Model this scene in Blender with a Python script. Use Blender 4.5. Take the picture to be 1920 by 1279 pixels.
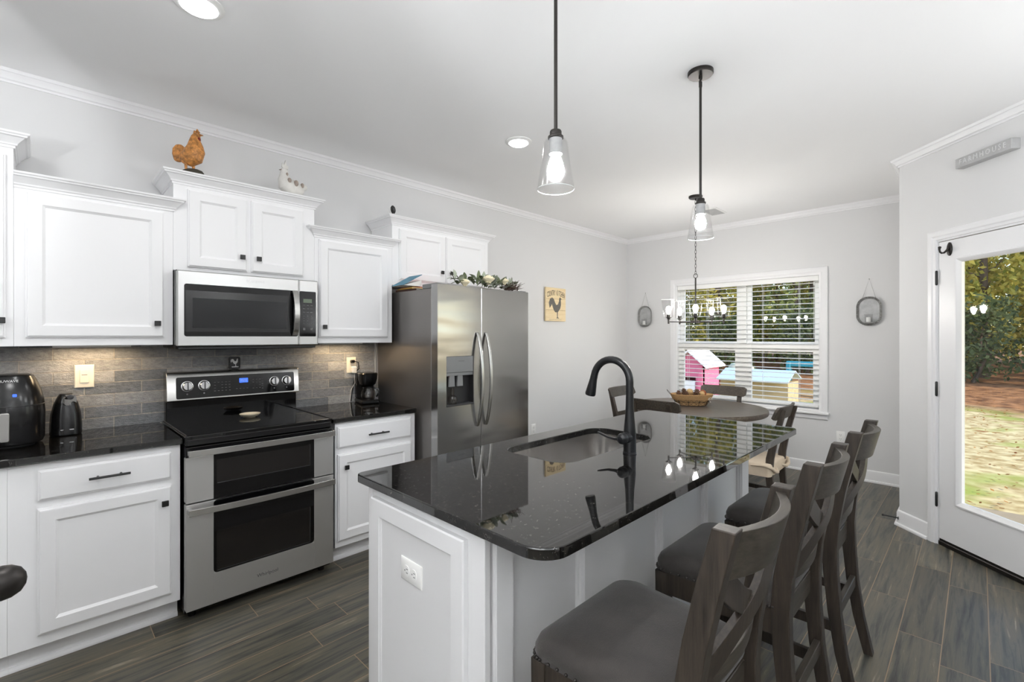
import bpy, bmesh, math, random
from mathutils import Vector, Matrix
random.seed(7)
PI = math.pi
C = bpy.context.scene.collection
sc = bpy.context.scene
for o in list(bpy.data.objects): bpy.data.objects.remove(o)

# ------------------------------------------------------------------ camera, sky, sun, exposure
YAW = 0.7817
CAMX, CAMH = 3.4465, 1.4166
cam = bpy.data.cameras.new('camera'); camo = bpy.data.objects.new('camera', cam); C.objects.link(camo)
cam.sensor_width = 36; cam.lens = 36 * 881.65 / 1920
cam.shift_y = (631.36 - 639.5) / 1920.0
cam.clip_start = 0.02; cam.clip_end = 300
camo.location = (CAMX, 0, CAMH); camo.rotation_euler = (PI / 2, 0, YAW)
sc.camera = camo
sc.view_settings.view_transform = 'Standard'; sc.view_settings.look = 'None'
sc.view_settings.gamma = 1.0; sc.view_settings.use_curve_mapping = False
sc.view_settings.exposure = 0.0
sc.cycles.use_denoising = True
sc.cycles.max_bounces = 12; sc.cycles.diffuse_bounces = 6; sc.cycles.glossy_bounces = 5
sc.cycles.transmission_bounces = 8; sc.cycles.transparent_max_bounces = 32
sc.cycles.sample_clamp_indirect = 6.0; sc.cycles.blur_glossy = 0.5
sc.cycles.caustics_reflective = False; sc.cycles.caustics_refractive = False

w = bpy.data.worlds.new('sky'); sc.world = w; w.use_nodes = True
wn = w.node_tree.nodes; wl = w.node_tree.links
sky = wn.new('ShaderNodeTexSky'); sky.sky_type = 'NISHITA'; sky.sun_disc = False
sky.sun_elevation = math.radians(38); sky.sun_rotation = math.radians(97)
wl.new(sky.outputs[0], wn['Background'].inputs[0]); wn['Background'].inputs[1].default_value = 0.55
sun = bpy.data.lights.new('sun', 'SUN'); sun.energy = 3.7; sun.angle = 0.01; sun.color = (1, .93, .78)
suno = bpy.data.objects.new('sun', sun); C.objects.link(suno)
_sd = Vector((0.98, -0.12, 0.68)).normalized()
suno.rotation_euler = _sd.to_track_quat('Z', 'Y').to_euler(); suno.location = (30, -20, 30)

CAN_W, BULB_E, CHAND_E, UNDER_W, UP_W = 3.2, 42.0, 36.0, 1.5, 66.0   # lamp strengths, the last for the added unseen uplights

# ------------------------------------------------------------------ materials
def lin(r, g, b):
    f = lambda c: (c / 255 / 12.92) if c <= 10.3 else ((c / 255 + .055) / 1.055) ** 2.4
    return (f(r), f(g), f(b), 1)
def mat(name, col, rough=.5, metal=0., spec=.5, noise=0., nscale=40., bump=0., bscale=200., nstretch=(1, 1, 1), emit=None, estr=0., coat=0., sheen=0.):
    m = bpy.data.materials.new(name); m.use_nodes = True
    n, l = m.node_tree.nodes, m.node_tree.links; b = n['Principled BSDF']
    b.inputs['Base Color'].default_value = col; b.inputs['Roughness'].default_value = rough
    b.inputs['Metallic'].default_value = metal; b.inputs['Specular IOR Level'].default_value = spec
    if coat: b.inputs['Coat Weight'].default_value = coat; b.inputs['Coat Roughness'].default_value = .05
    if sheen: b.inputs['Sheen Weight'].default_value = sheen
    if emit: b.inputs['Emission Color'].default_value = emit; b.inputs['Emission Strength'].default_value = estr
    if noise or bump:
        tc = n.new('ShaderNodeTexCoord'); mp = n.new('ShaderNodeMapping'); mp.inputs['Scale'].default_value = nstretch
        l.new(tc.outputs['Object'], mp.inputs[0])
    if noise:
        t = n.new('ShaderNodeTexNoise'); t.inputs['Scale'].default_value = nscale; t.inputs['Detail'].default_value = 6
        t.inputs['Roughness'].default_value = .65
        l.new(mp.outputs[0], t.inputs['Vector'])
        r = n.new('ShaderNodeValToRGB'); k = 1 - noise; k2 = 1 + noise
        r.color_ramp.elements[0].position = .3; r.color_ramp.elements[1].position = .72
        r.color_ramp.elements[0].color = (col[0] * k, col[1] * k, col[2] * k, 1)
        r.color_ramp.elements[1].color = (min(1, col[0] * k2), min(1, col[1] * k2), min(1, col[2] * k2), 1)
        l.new(t.outputs['Fac'], r.inputs[0]); l.new(r.outputs[0], b.inputs['Base Color'])
    if bump:
        t2 = n.new('ShaderNodeTexNoise'); t2.inputs['Scale'].default_value = bscale; t2.inputs['Detail'].default_value = 4
        l.new(mp.outputs[0], t2.inputs['Vector'])
        bp = n.new('ShaderNodeBump'); bp.inputs['Strength'].default_value = bump; bp.inputs['Distance'].default_value = .002
        l.new(t2.outputs['Fac'], bp.inputs['Height']); l.new(bp.outputs[0], b.inputs['Normal'])
    return m

def thin_glass(name, tint=(1, 1, 1, 1), ior=1.45, refl=1.0, gr=.02, body=0.0):
    m = bpy.data.materials.new(name); m.use_nodes = True
    n, l = m.node_tree.nodes, m.node_tree.links; n.clear()
    out = n.new('ShaderNodeOutputMaterial'); mix = n.new('ShaderNodeMixShader'); tr = n.new('ShaderNodeBsdfTransparent')
    gl = n.new('ShaderNodeBsdfGlossy'); gl.inputs['Roughness'].default_value = gr; tr.inputs[0].default_value = tint
    fr = n.new('ShaderNodeLayerWeight'); fr.inputs['Blend'].default_value = .5
    pw = n.new('ShaderNodeMath'); pw.operation = 'POWER'; pw.inputs[1].default_value = 5
    l.new(fr.outputs['Facing'], pw.inputs[0])
    mu = n.new('ShaderNodeMath'); mu.operation = 'MULTIPLY_ADD'; mu.inputs[1].default_value = refl * .94; mu.inputs[2].default_value = .045 * refl + body; mu.use_clamp = True
    l.new(pw.outputs[0], mu.inputs[0]); l.new(mu.outputs[0], mix.inputs[0])
    l.new(tr.outputs[0], mix.inputs[1]); l.new(gl.outputs[0], mix.inputs[2]); l.new(mix.outputs[0], out.inputs[0])
    return m

M = {}
M['wall'] = mat('wall_paint', lin(220, 220, 220), .7, spec=.25)
M['ceil'] = mat('ceiling_paint', lin(244, 244, 244), .8, spec=.2)
M['trim'] = mat('trim_paint', lin(236, 236, 237), .35, spec=.4)
M['cab'] = mat('cabinet_paint', lin(241, 241, 242), .38, spec=.4)
M['isl'] = mat('island_paint', lin(220, 220, 221), .42, spec=.4)
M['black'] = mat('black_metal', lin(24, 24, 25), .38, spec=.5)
M['matte_black'] = mat('matte_black_metal', lin(26, 27, 29), .3, metal=.3, spec=.5)
M['bronze'] = mat('dark_bronze', lin(46, 43, 41), .35, metal=.6)
M['gunmetal'] = mat('gunmetal', lin(84, 84, 86), .33, metal=.8)
M['blackglass'] = mat('black_glass', lin(9, 9, 10), .05, spec=.45)
M['ovenglass'] = mat('oven_glass', lin(26, 24, 23), .07, spec=.6)
M['microglass'] = mat('microwave_glass', lin(34, 35, 36), .12, spec=.35)
M['blackplastic'] = mat('black_plastic', lin(18, 18, 19), .22, spec=.5)
M['darkplastic'] = mat('dark_plastic', lin(33, 33, 34), .45)
M['white'] = mat('white_plastic', lin(238, 238, 236), .35)
M['ivory'] = mat('ivory_plastic', lin(232, 226, 212), .35)
M['grayplastic'] = mat('gray_plastic', lin(120, 121, 122), .4)
M['chrome'] = mat('chrome', lin(215, 215, 215), .12, metal=1)
M['knobmetal'] = mat('knob_metal', lin(190, 190, 190), .2, metal=1)
M['galv'] = mat('galvanized_metal', lin(172, 173, 173), .5, metal=.2, noise=.25, nscale=14)
M['galvdark'] = mat('galvanized_rim', lin(158, 158, 156), .42, metal=.4, noise=.3, nscale=30)
M['silverhandle'] = mat('satin_handle', lin(196, 195, 192), .26, metal=1)
M['glass'] = thin_glass('window_glass', (.97, .98, .97, 1), 1.45, .38)
M['shade'] = thin_glass('shade_glass', (.96, .96, .96, 1), 1.5, .2, gr=.14, body=.014)
M['carafe'] = thin_glass('carafe_glass', (.78, .74, .7, 1), 1.5, 1.2, body=.03)
M['grayletter'] = mat('gray_letter', lin(95, 95, 95), .4)
M['paleletter'] = mat('pale_letter', lin(214, 214, 214), .5)
M['whiteletter'] = mat('white_letter', lin(205, 205, 205), .5)
M['roostgray'] = mat('rooster_print', lin(104, 100, 94), .7, noise=.3, nscale=50)
M['darkletter'] = mat('dark_letter', lin(62, 56, 50), .7)
M['signgray'] = mat('sign_gray', lin(178, 178, 178), .6, noise=.08, nscale=20)
M['bulb'] = mat('pendant_bulb', (1, 1, 1, 1), .3, emit=(.97, .985, 1, 1), estr=BULB_E * 8)
M['warmbulb'] = mat('chandelier_bulb', (1, .9, .7, 1), .3, emit=(1, .96, .91, 1), estr=CHAND_E * 8)
M['lens'] = mat('light_lens', (1, 1, 1, 1), .4, emit=(.97, .985, 1, 1), estr=18)
M['bluedisp'] = mat('blue_display', lin(5, 8, 20), .2, emit=lin(60, 110, 255), estr=1.6)
M['greendisp'] = mat('dim_display', lin(40, 46, 40), .2, emit=lin(120, 140, 110), estr=.35)
M['fridgeside'] = mat('fridge_side_steel', lin(134, 130, 128), .34, metal=.75)
M['burlap'] = mat('burlap', lin(176, 140, 96), .9, noise=.25, nscale=120, bump=.6, bscale=500)
M['wire'] = mat('dark_wire', lin(60, 48, 38), .5, metal=.4)
M['twine'] = mat('white_twine', lin(225, 220, 210), .8)
M['cone'] = mat('pine_cone_brown', lin(98, 70, 52), .8, noise=.45, nscale=70)
M['coneball'] = mat('woven_ball_tan', lin(196, 164, 116), .8, noise=.35, nscale=60)
M['rustball'] = mat('rust_ball', lin(140, 76, 40), .8, noise=.3, nscale=90)
M['cover'] = mat('beige_cover', lin(206, 190, 168), .85, noise=.08, nscale=12, bump=.5, bscale=60)
M['spoon'] = mat('cream_ceramic', lin(224, 212, 186), .35)
M['rooster'] = mat('carved_rooster', lin(186, 126, 64), .5, noise=.7, nscale=55)
M['red'] = mat('dark_red', lin(120, 40, 26), .6)
M['rockbase'] = mat('dark_rock', lin(62, 58, 48), .7)
M['hen'] = mat('white_hen', lin(222, 220, 215), .6, noise=.10, nscale=14)
M['henspot'] = mat('hen_spots', lin(165, 152, 142), .7)
M['pinkwall'] = mat('pink_wall', lin(214, 105, 140), .6)
M['whitewall'] = mat('white_wall', lin(235, 232, 235), .5)
M['bluebook'] = mat('blue_folder', lin(62, 120, 144), .6)
M['yellowbook'] = mat('yellow_folder', lin(214, 176, 84), .6)
M['pinkbook'] = mat('pink_folder', lin(200, 120, 110), .6)
M['brownbook'] = mat('brown_cover', lin(72, 44, 34), .6)
M['paper'] = mat('paper', lin(226, 224, 220), .7)
M['leafpale'] = mat('pale_leaf', lin(168, 176, 158), .7, noise=.15, nscale=40)
M['leafgreen'] = mat('olive_leaf', lin(112, 122, 92), .7, noise=.2, nscale=40)
M['petal'] = mat('cream_petal', lin(243, 232, 200), .6)
M['twig'] = mat('brown_twig', lin(72, 52, 42), .8)

def steel(name, col, rough, axis, wav=0.0, brush=.05):
    m = mat(name, col, rough, metal=1.0)
    n, l = m.node_tree.nodes, m.node_tree.links; b = n['Principled BSDF']
    tc = n.new('ShaderNodeTexCoord'); mp = n.new('ShaderNodeMapping')
    mp.inputs['Scale'].default_value = {'y': (300, 3, 300), 'z': (300, 300, 3)}[axis]
    l.new(tc.outputs['Object'], mp.inputs[0])
    t = n.new('ShaderNodeTexNoise'); t.inputs['Scale'].default_value = 3; t.inputs['Detail'].default_value = 3
    l.new(mp.outputs[0], t.inputs['Vector'])
    bp = n.new('ShaderNodeBump'); bp.inputs['Strength'].default_value = brush; bp.inputs['Distance'].default_value = .001
    l.new(t.outputs['Fac'], bp.inputs['Height'])
    if wav:
        t2 = n.new('ShaderNodeTexNoise'); t2.inputs['Scale'].default_value = 2.2; t2.inputs['Detail'].default_value = 1
        mp2 = n.new('ShaderNodeMapping'); mp2.inputs['Scale'].default_value = (1, .9, 3.2); l.new(tc.outputs['Object'], mp2.inputs[0]); l.new(mp2.outputs[0], t2.inputs['Vector'])
        b2 = n.new('ShaderNodeBump'); b2.inputs['Strength'].default_value = wav; b2.inputs['Distance'].default_value = .02
        l.new(t2.outputs['Fac'], b2.inputs['Height']); l.new(b2.outputs[0], bp.inputs['Normal'])
    l.new(bp.outputs[0], b.inputs['Normal'])
    return m
M['steel'] = steel('brushed_steel', lin(196, 196, 195), .40, 'y')
M['fridgesteel'] = steel('fridge_steel', lin(164, 163, 162), .2, 'y', .2, .02)
M['rangesteel'] = steel('range_steel', lin(200, 199, 197), .5, 'y')
M['sinksteel'] = steel('sink_steel', lin(190, 188, 186), .22, 'y')

def granite():
    m = mat('black_granite', lin(16, 16, 16), .025, spec=.6)
    n, l = m.node_tree.nodes, m.node_tree.links; b = n['Principled BSDF']
    b.inputs['IOR'].default_value = 1.6
    tc = n.new('ShaderNodeTexCoord')
    v = n.new('ShaderNodeTexVoronoi'); v.inputs['Scale'].default_value = 620; l.new(tc.outputs['Object'], v.inputs['Vector'])
    t = n.new('ShaderNodeTexNoise'); t.inputs['Scale'].default_value = 60; t.inputs['Detail'].default_value = 8; l.new(tc.outputs['Object'], t.inputs['Vector'])
    mx = n.new('ShaderNodeMath'); mx.operation = 'MULTIPLY'; l.new(v.outputs['Color'], mx.inputs[0]); l.new(t.outputs['Fac'], mx.inputs[1])
    r = n.new('ShaderNodeValToRGB'); e = r.color_ramp.elements
    e[0].position = .28; e[0].color = lin(15, 15, 15); e[1].position = .60; e[1].color = lin(112, 108, 102)
    x = r.color_ramp.elements.new(.46); x.color = lin(30, 29, 28)
    l.new(mx.outputs[0], r.inputs[0]); l.new(r.outputs[0], b.inputs['Base Color'])
    return m
M['granite'] = granite()

def wood(name, dark, light, rough=.5, axis='z', scale=1.0, wear=None):
    m = mat(name, dark, rough, spec=.4)
    n, l = m.node_tree.nodes, m.node_tree.links; b = n['Principled BSDF']
    tc = n.new('ShaderNodeTexCoord'); mp = n.new('ShaderNodeMapping')
    s = {'x': (3, 45, 45), 'y': (45, 3, 45), 'z': (45, 45, 3)}[axis]
    mp.inputs['Scale'].default_value = [q * scale for q in s]
    l.new(tc.outputs['Object'], mp.inputs[0])
    t = n.new('ShaderNodeTexNoise'); t.inputs['Scale'].default_value = 2; t.inputs['Detail'].default_value = 8; t.inputs['Roughness'].default_value = .7
    l.new(mp.outputs[0], t.inputs['Vector'])
    r = n.new('ShaderNodeValToRGB'); r.color_ramp.elements[0].position = .32; r.color_ramp.elements[1].position = .7
    r.color_ramp.elements[0].color = dark; r.color_ramp.elements[1].color = light
    l.new(t.outputs['Fac'], r.inputs[0]); l.new(r.outputs[0], b.inputs['Base Color'])
    bp = n.new('ShaderNodeBump'); bp.inputs['Strength'].default_value = .25; bp.inputs['Distance'].default_value = .001
    l.new(t.outputs['Fac'], bp.inputs['Height']); l.new(bp.outputs[0], b.inputs['Normal'])
    return m
M['stoolwood'] = wood('stool_wood', lin(26, 23, 20), lin(62, 54, 47), .42, 'z')
M['railwood'] = wood('rail_wood', lin(36, 33, 29), lin(72, 66, 58), .4, 'y')
M['chairwood'] = wood('chair_wood', lin(38, 33, 29), lin(78, 68, 58), .5, 'z')
M['chairrail'] = wood('chair_rail_wood', lin(40, 36, 33), lin(86, 78, 68), .45, 'x')
M['tablewood'] = wood('table_wood', lin(66, 59, 53), lin(112, 102, 92), .36, 'x', .6)
M['plankwood'] = wood('sign_wood', lin(226, 202, 158), lin(240, 222, 184), .7, 'y', .6)
M['signedge'] = mat('sign_edge_wood', lin(110, 84, 66), .8)
M['bark'] = wood('bark', lin(56, 46, 38), lin(118, 98, 80), .9, 'z', .15)
M['coopwood'] = wood('coop_wood', lin(150, 132, 100), lin(196, 172, 134), .8, 'x', .2)
M['seat'] = mat('seat_fabric', lin(41, 37, 34), .75, noise=.42, nscale=9, bump=.5, bscale=420, sheen=.15)
M['metalroof'] = mat('metal_roof', lin(190, 205, 222), .35, metal=.2)
M['teal'] = mat('teal_plastic', lin(40, 130, 150), .5)
M['tank'] = mat('pale_tank', lin(190, 194, 170), .5)
M['concrete'] = mat('concrete', lin(150, 136, 116), .9, noise=.12, nscale=6)

def floor_mat():
    m = mat('wood_look_tile', lin(90, 88, 82), .36, spec=.45)
    n, l = m.node_tree.nodes, m.node_tree.links; b = n['Principled BSDF']
    def mth(op, a, c=None, cl=False):
        x = n.new('ShaderNodeMath'); x.operation = op; x.use_clamp = cl
        for i, v in enumerate((a, c)):
            if v is None: continue
            if isinstance(v, (int, float)): x.inputs[i].default_value = v
            else: l.new(v, x.inputs[i])
        return x.outputs[0]
    g = n.new('ShaderNodeNewGeometry'); sp = n.new('ShaderNodeSeparateXYZ'); l.new(g.outputs['Position'], sp.inputs[0])
    u = mth('DIVIDE', mth('SUBTRACT', sp.outputs[0], .545), .1545); row = mth('FLOOR', u); fu = mth('FRACT', u)
    wnz = n.new('ShaderNodeTexWhiteNoise'); wnz.noise_dimensions = '1D'; l.new(row, wnz.inputs['W'])
    v = mth('ADD', mth('DIVIDE', sp.outputs[1], .92), mth('MULTIPLY', wnz.outputs[0], 1.0)); pl = mth('FLOOR', v); fv = mth('FRACT', v)
    gx = mth('ADD', mth('LESS_THAN', fu, .016), mth('GREATER_THAN', fu, .992), True)
    gy = mth('LESS_THAN', fv, .0038)
    gr = mth('ADD', gx, gy, True)
    idn = n.new('ShaderNodeTexWhiteNoise'); idn.noise_dimensions = '2D'
    cb = n.new('ShaderNodeCombineXYZ'); l.new(row, cb.inputs[0]); l.new(pl, cb.inputs[1]); l.new(cb.outputs[0], idn.inputs['Vector'])
    # grain
    cg = n.new('ShaderNodeCombineXYZ')
    l.new(mth('ADD', mth('MULTIPLY', sp.outputs[0], 34), mth('MULTIPLY', idn.outputs[0], 60)), cg.inputs[0]); l.new(mth('MULTIPLY', sp.outputs[1], 1.9), cg.inputs[1])
    l.new(mth('MULTIPLY', idn.outputs[0], 37), cg.inputs[2])
    t = n.new('ShaderNodeTexNoise'); t.inputs['Scale'].default_value = 1.0; t.inputs['Detail'].default_value = 9; t.inputs['Roughness'].default_value = .68; t.inputs['Distortion'].default_value = .5
    l.new(cg.outputs[0], t.inputs['Vector'])
    r = n.new('ShaderNodeValToRGB'); e = r.color_ramp.elements
    e[0].position = .32; e[0].color = lin(44, 44, 41); e[1].position = .70; e[1].color = lin(150, 142, 124)
    for p, cc in ((.43, lin(72, 72, 66)), (.52, lin(94, 90, 78)), (.6, lin(100, 93, 77))):
        x = e.new(p); x.color = cc
    l.new(t.outputs['Fac'], r.inputs[0])
    hs = n.new('ShaderNodeHueSaturation'); l.new(r.outputs[0], hs.inputs['Color'])
    l.new(mth('ADD', mth('MULTIPLY', idn.outputs[0], .32), .70), hs.inputs['Value']); hs.inputs['Saturation'].default_value = .95
    mx = n.new('ShaderNodeMix'); mx.data_type = 'RGBA'
    l.new(gr, mx.inputs['Factor']); l.new(hs.outputs[0], mx.inputs['A']); mx.inputs['B'].default_value = lin(142, 120, 94)
    l.new(mx.outputs['Result'], b.inputs['Base Color'])
    bp = n.new('ShaderNodeBump'); bp.inputs['Strength'].default_value = .35; bp.inputs['Distance'].default_value = .002
    l.new(mth('SUBTRACT', mth('MULTIPLY', t.outputs['Fac'], .5), gr), bp.inputs['Height']); l.new(bp.outputs[0], b.inputs['Normal'])
    return m
M['floor'] = floor_mat()

def brick_mat():
    m = mat('stone_brick', lin(150, 148, 144), .85, spec=.3)
    n, l = m.node_tree.nodes, m.node_tree.links; b = n['Principled BSDF']
    g = n.new('ShaderNodeNewGeometry'); sp = n.new('ShaderNodeSeparateXYZ'); l.new(g.outputs['Position'], sp.inputs[0])
    cb = n.new('ShaderNodeCombineXYZ')
    a = n.new('ShaderNodeMath'); a.operation = 'ADD'; a.inputs[1].default_value = -.176; l.new(sp.outputs[1], a.inputs[0])
    c = n.new('ShaderNodeMath'); c.operation = 'ADD'; c.inputs[1].default_value = -.907; l.new(sp.outputs[2], c.inputs[0])
    l.new(a.outputs[0], cb.inputs[0]); l.new(c.outputs[0], cb.inputs[1])
    bt = n.new('ShaderNodeTexBrick'); bt.inputs['Scale'].default_value = 1; bt.inputs['Brick Width'].default_value = .245
    bt.inputs['Row Height'].default_value = .0642; bt.inputs['Mortar Size'].default_value = .003; bt.inputs['Mortar Smooth'].default_value = .3
    bt.inputs['Bias'].default_value = 0; bt.offset = .5
    bt.inputs['Color1'].default_value = lin(128, 133, 139); bt.inputs['Color2'].default_value = lin(188, 189, 190); bt.inputs['Mortar'].default_value = lin(190, 186, 180)
    l.new(cb.outputs[0], bt.inputs['Vector'])
    mp = n.new('ShaderNodeMapping'); mp.inputs['Scale'].default_value = (1, 1, 2.2); l.new(g.outputs['Position'], mp.inputs[0])
    t = n.new('ShaderNodeTexNoise'); t.inputs['Scale'].default_value = 38; t.inputs['Detail'].default_value = 9; t.inputs['Roughness'].default_value = .7; l.new(mp.outputs[0], t.inputs['Vector'])
    mx = n.new('ShaderNodeMix'); mx.data_type = 'RGBA'; mx.blend_type = 'MULTIPLY'; mx.inputs['Factor'].default_value = .8
    r = n.new('ShaderNodeValToRGB'); r.color_ramp.elements[0].position = .3; r.color_ramp.elements[1].position = .65
    r.color_ramp.elements[0].color = (.52, .53, .55, 1); r.color_ramp.elements[1].color = (1.1, 1.1, 1.1, 1)
    l.new(t.outputs['Fac'], r.inputs[0]); l.new(bt.outputs['Color'], mx.inputs['A']); l.new(r.outputs[0], mx.inputs['B'])
    l.new(mx.outputs['Result'], b.inputs['Base Color'])
    h = n.new('ShaderNodeMath'); h.operation = 'SUBTRACT'; l.new(t.outputs['Fac'], h.inputs[0]); l.new(bt.outputs['Fac'], h.inputs[1])
    bp = n.new('ShaderNodeBump'); bp.inputs['Strength'].default_value = 1.0; bp.inputs['Distance'].default_value = .012
    l.new(h.outputs[0], bp.inputs['Height']); l.new(bp.outputs[0], b.inputs['Normal'])
    return m
M['brick'] = brick_mat()

def lawn_mat():
    m = mat('dry_lawn', lin(200, 186, 140), .95, spec=.1)
    n, l = m.node_tree.nodes, m.node_tree.links; b = n['Principled BSDF']
    tc = n.new('ShaderNodeTexCoord')
    def nz(s, d=4):
        t = n.new('ShaderNodeTexNoise'); t.inputs['Scale'].default_value = s; t.inputs['Detail'].default_value = d; l.new(tc.outputs['Object'], t.inputs['Vector']); return t
    def ramp(t, a, ca, c, cc):
        r = n.new('ShaderNodeValToRGB'); r.color_ramp.elements[0].position = a; r.color_ramp.elements[1].position = c
        r.color_ramp.elements[0].color = ca; r.color_ramp.elements[1].color = cc; l.new(t.outputs['Fac'], r.inputs[0]); return r
    r1 = ramp(nz(6, 8), .35, lin(160, 136, 92), .62, lin(208, 190, 146))
    r2 = ramp(nz(.55, 3), .52, (0, 0, 0, 1), .60, (1, 1, 1, 1))
    mx = n.new('ShaderNodeMix'); mx.data_type = 'RGBA'; l.new(r2.outputs[0], mx.inputs['Factor']); l.new(r1.outputs[0], mx.inputs['A']); mx.inputs['B'].default_value = lin(152, 160, 82)
    r3 = ramp(nz(2.2, 6), .62, (0, 0, 0, 1), .70, (1, 1, 1, 1))
    m2 = n.new('ShaderNodeMix'); m2.data_type = 'RGBA'; l.new(r3.outputs[0], m2.inputs['Factor']); l.new(mx.outputs['Result'], m2.inputs['A']); m2.inputs['B'].default_value = lin(150, 104, 70)
    # pine straw and bare earth along the edge of the woods
    sp = n.new('ShaderNodeSeparateXYZ'); l.new(tc.outputs['Object'], sp.inputs[0]); tn = nz(.5, 4)
    ma = n.new('ShaderNodeMath'); ma.operation = 'MULTIPLY_ADD'; ma.inputs[1].default_value = 8.0; l.new(tn.outputs['Fac'], ma.inputs[0]); l.new(sp.outputs[1], ma.inputs[2])
    mr = n.new('ShaderNodeMapRange'); mr.inputs['From Min'].default_value = 17.5; mr.inputs['From Max'].default_value = 21.0; l.new(ma.outputs[0], mr.inputs['Value'])
    m3 = n.new('ShaderNodeMix'); m3.data_type = 'RGBA'; r4 = ramp(nz(3, 6), .35, lin(96, 64, 44), .65, lin(168, 120, 82))
    l.new(mr.outputs[0], m3.inputs['Factor']); l.new(m2.outputs['Result'], m3.inputs['A']); l.new(r4.outputs[0], m3.inputs['B'])
    l.new(m3.outputs['Result'], b.inputs['Base Color'])
    return m
M['lawn'] = lawn_mat()
def leaf_mat(name, a, bcol):
    m = mat(name, a, .7, spec=.2)
    n, l = m.node_tree.nodes, m.node_tree.links; b = n['Principled BSDF']
    g = n.new('ShaderNodeNewGeometry'); r = n.new('ShaderNodeValToRGB'); r.color_ramp.elements[0].color = a; r.color_ramp.elements[1].color = bcol
    l.new(g.outputs['Random Per Island'], r.inputs[0]); l.new(r.outputs[0], b.inputs['Base Color'])
    try:
        b.inputs['Subsurface Weight'].default_value = 0
        tb = n.new('ShaderNodeBsdfTranslucent'); l.new(r.outputs[0], tb.inputs[0]); mx = n.new('ShaderNodeMixShader'); mx.inputs[0].default_value = .45
        l.new(b.outputs[0], mx.inputs[1]); l.new(tb.outputs[0], mx.inputs[2]); l.new(mx.outputs[0], n['Material Output'].inputs[0])
    except Exception: pass
    return m
M['leafA'] = leaf_mat('autumn_leaves', lin(140, 142, 62), lin(228, 206, 104))
M['leafB'] = leaf_mat('green_leaves', lin(92, 108, 62), lin(172, 174, 96))
M['leafC'] = leaf_mat('dark_leaves', lin(62, 74, 52), lin(116, 126, 82))
M['litter'] = leaf_mat('fallen_leaf_colours', lin(120, 78, 46), lin(190, 140, 84))

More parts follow.
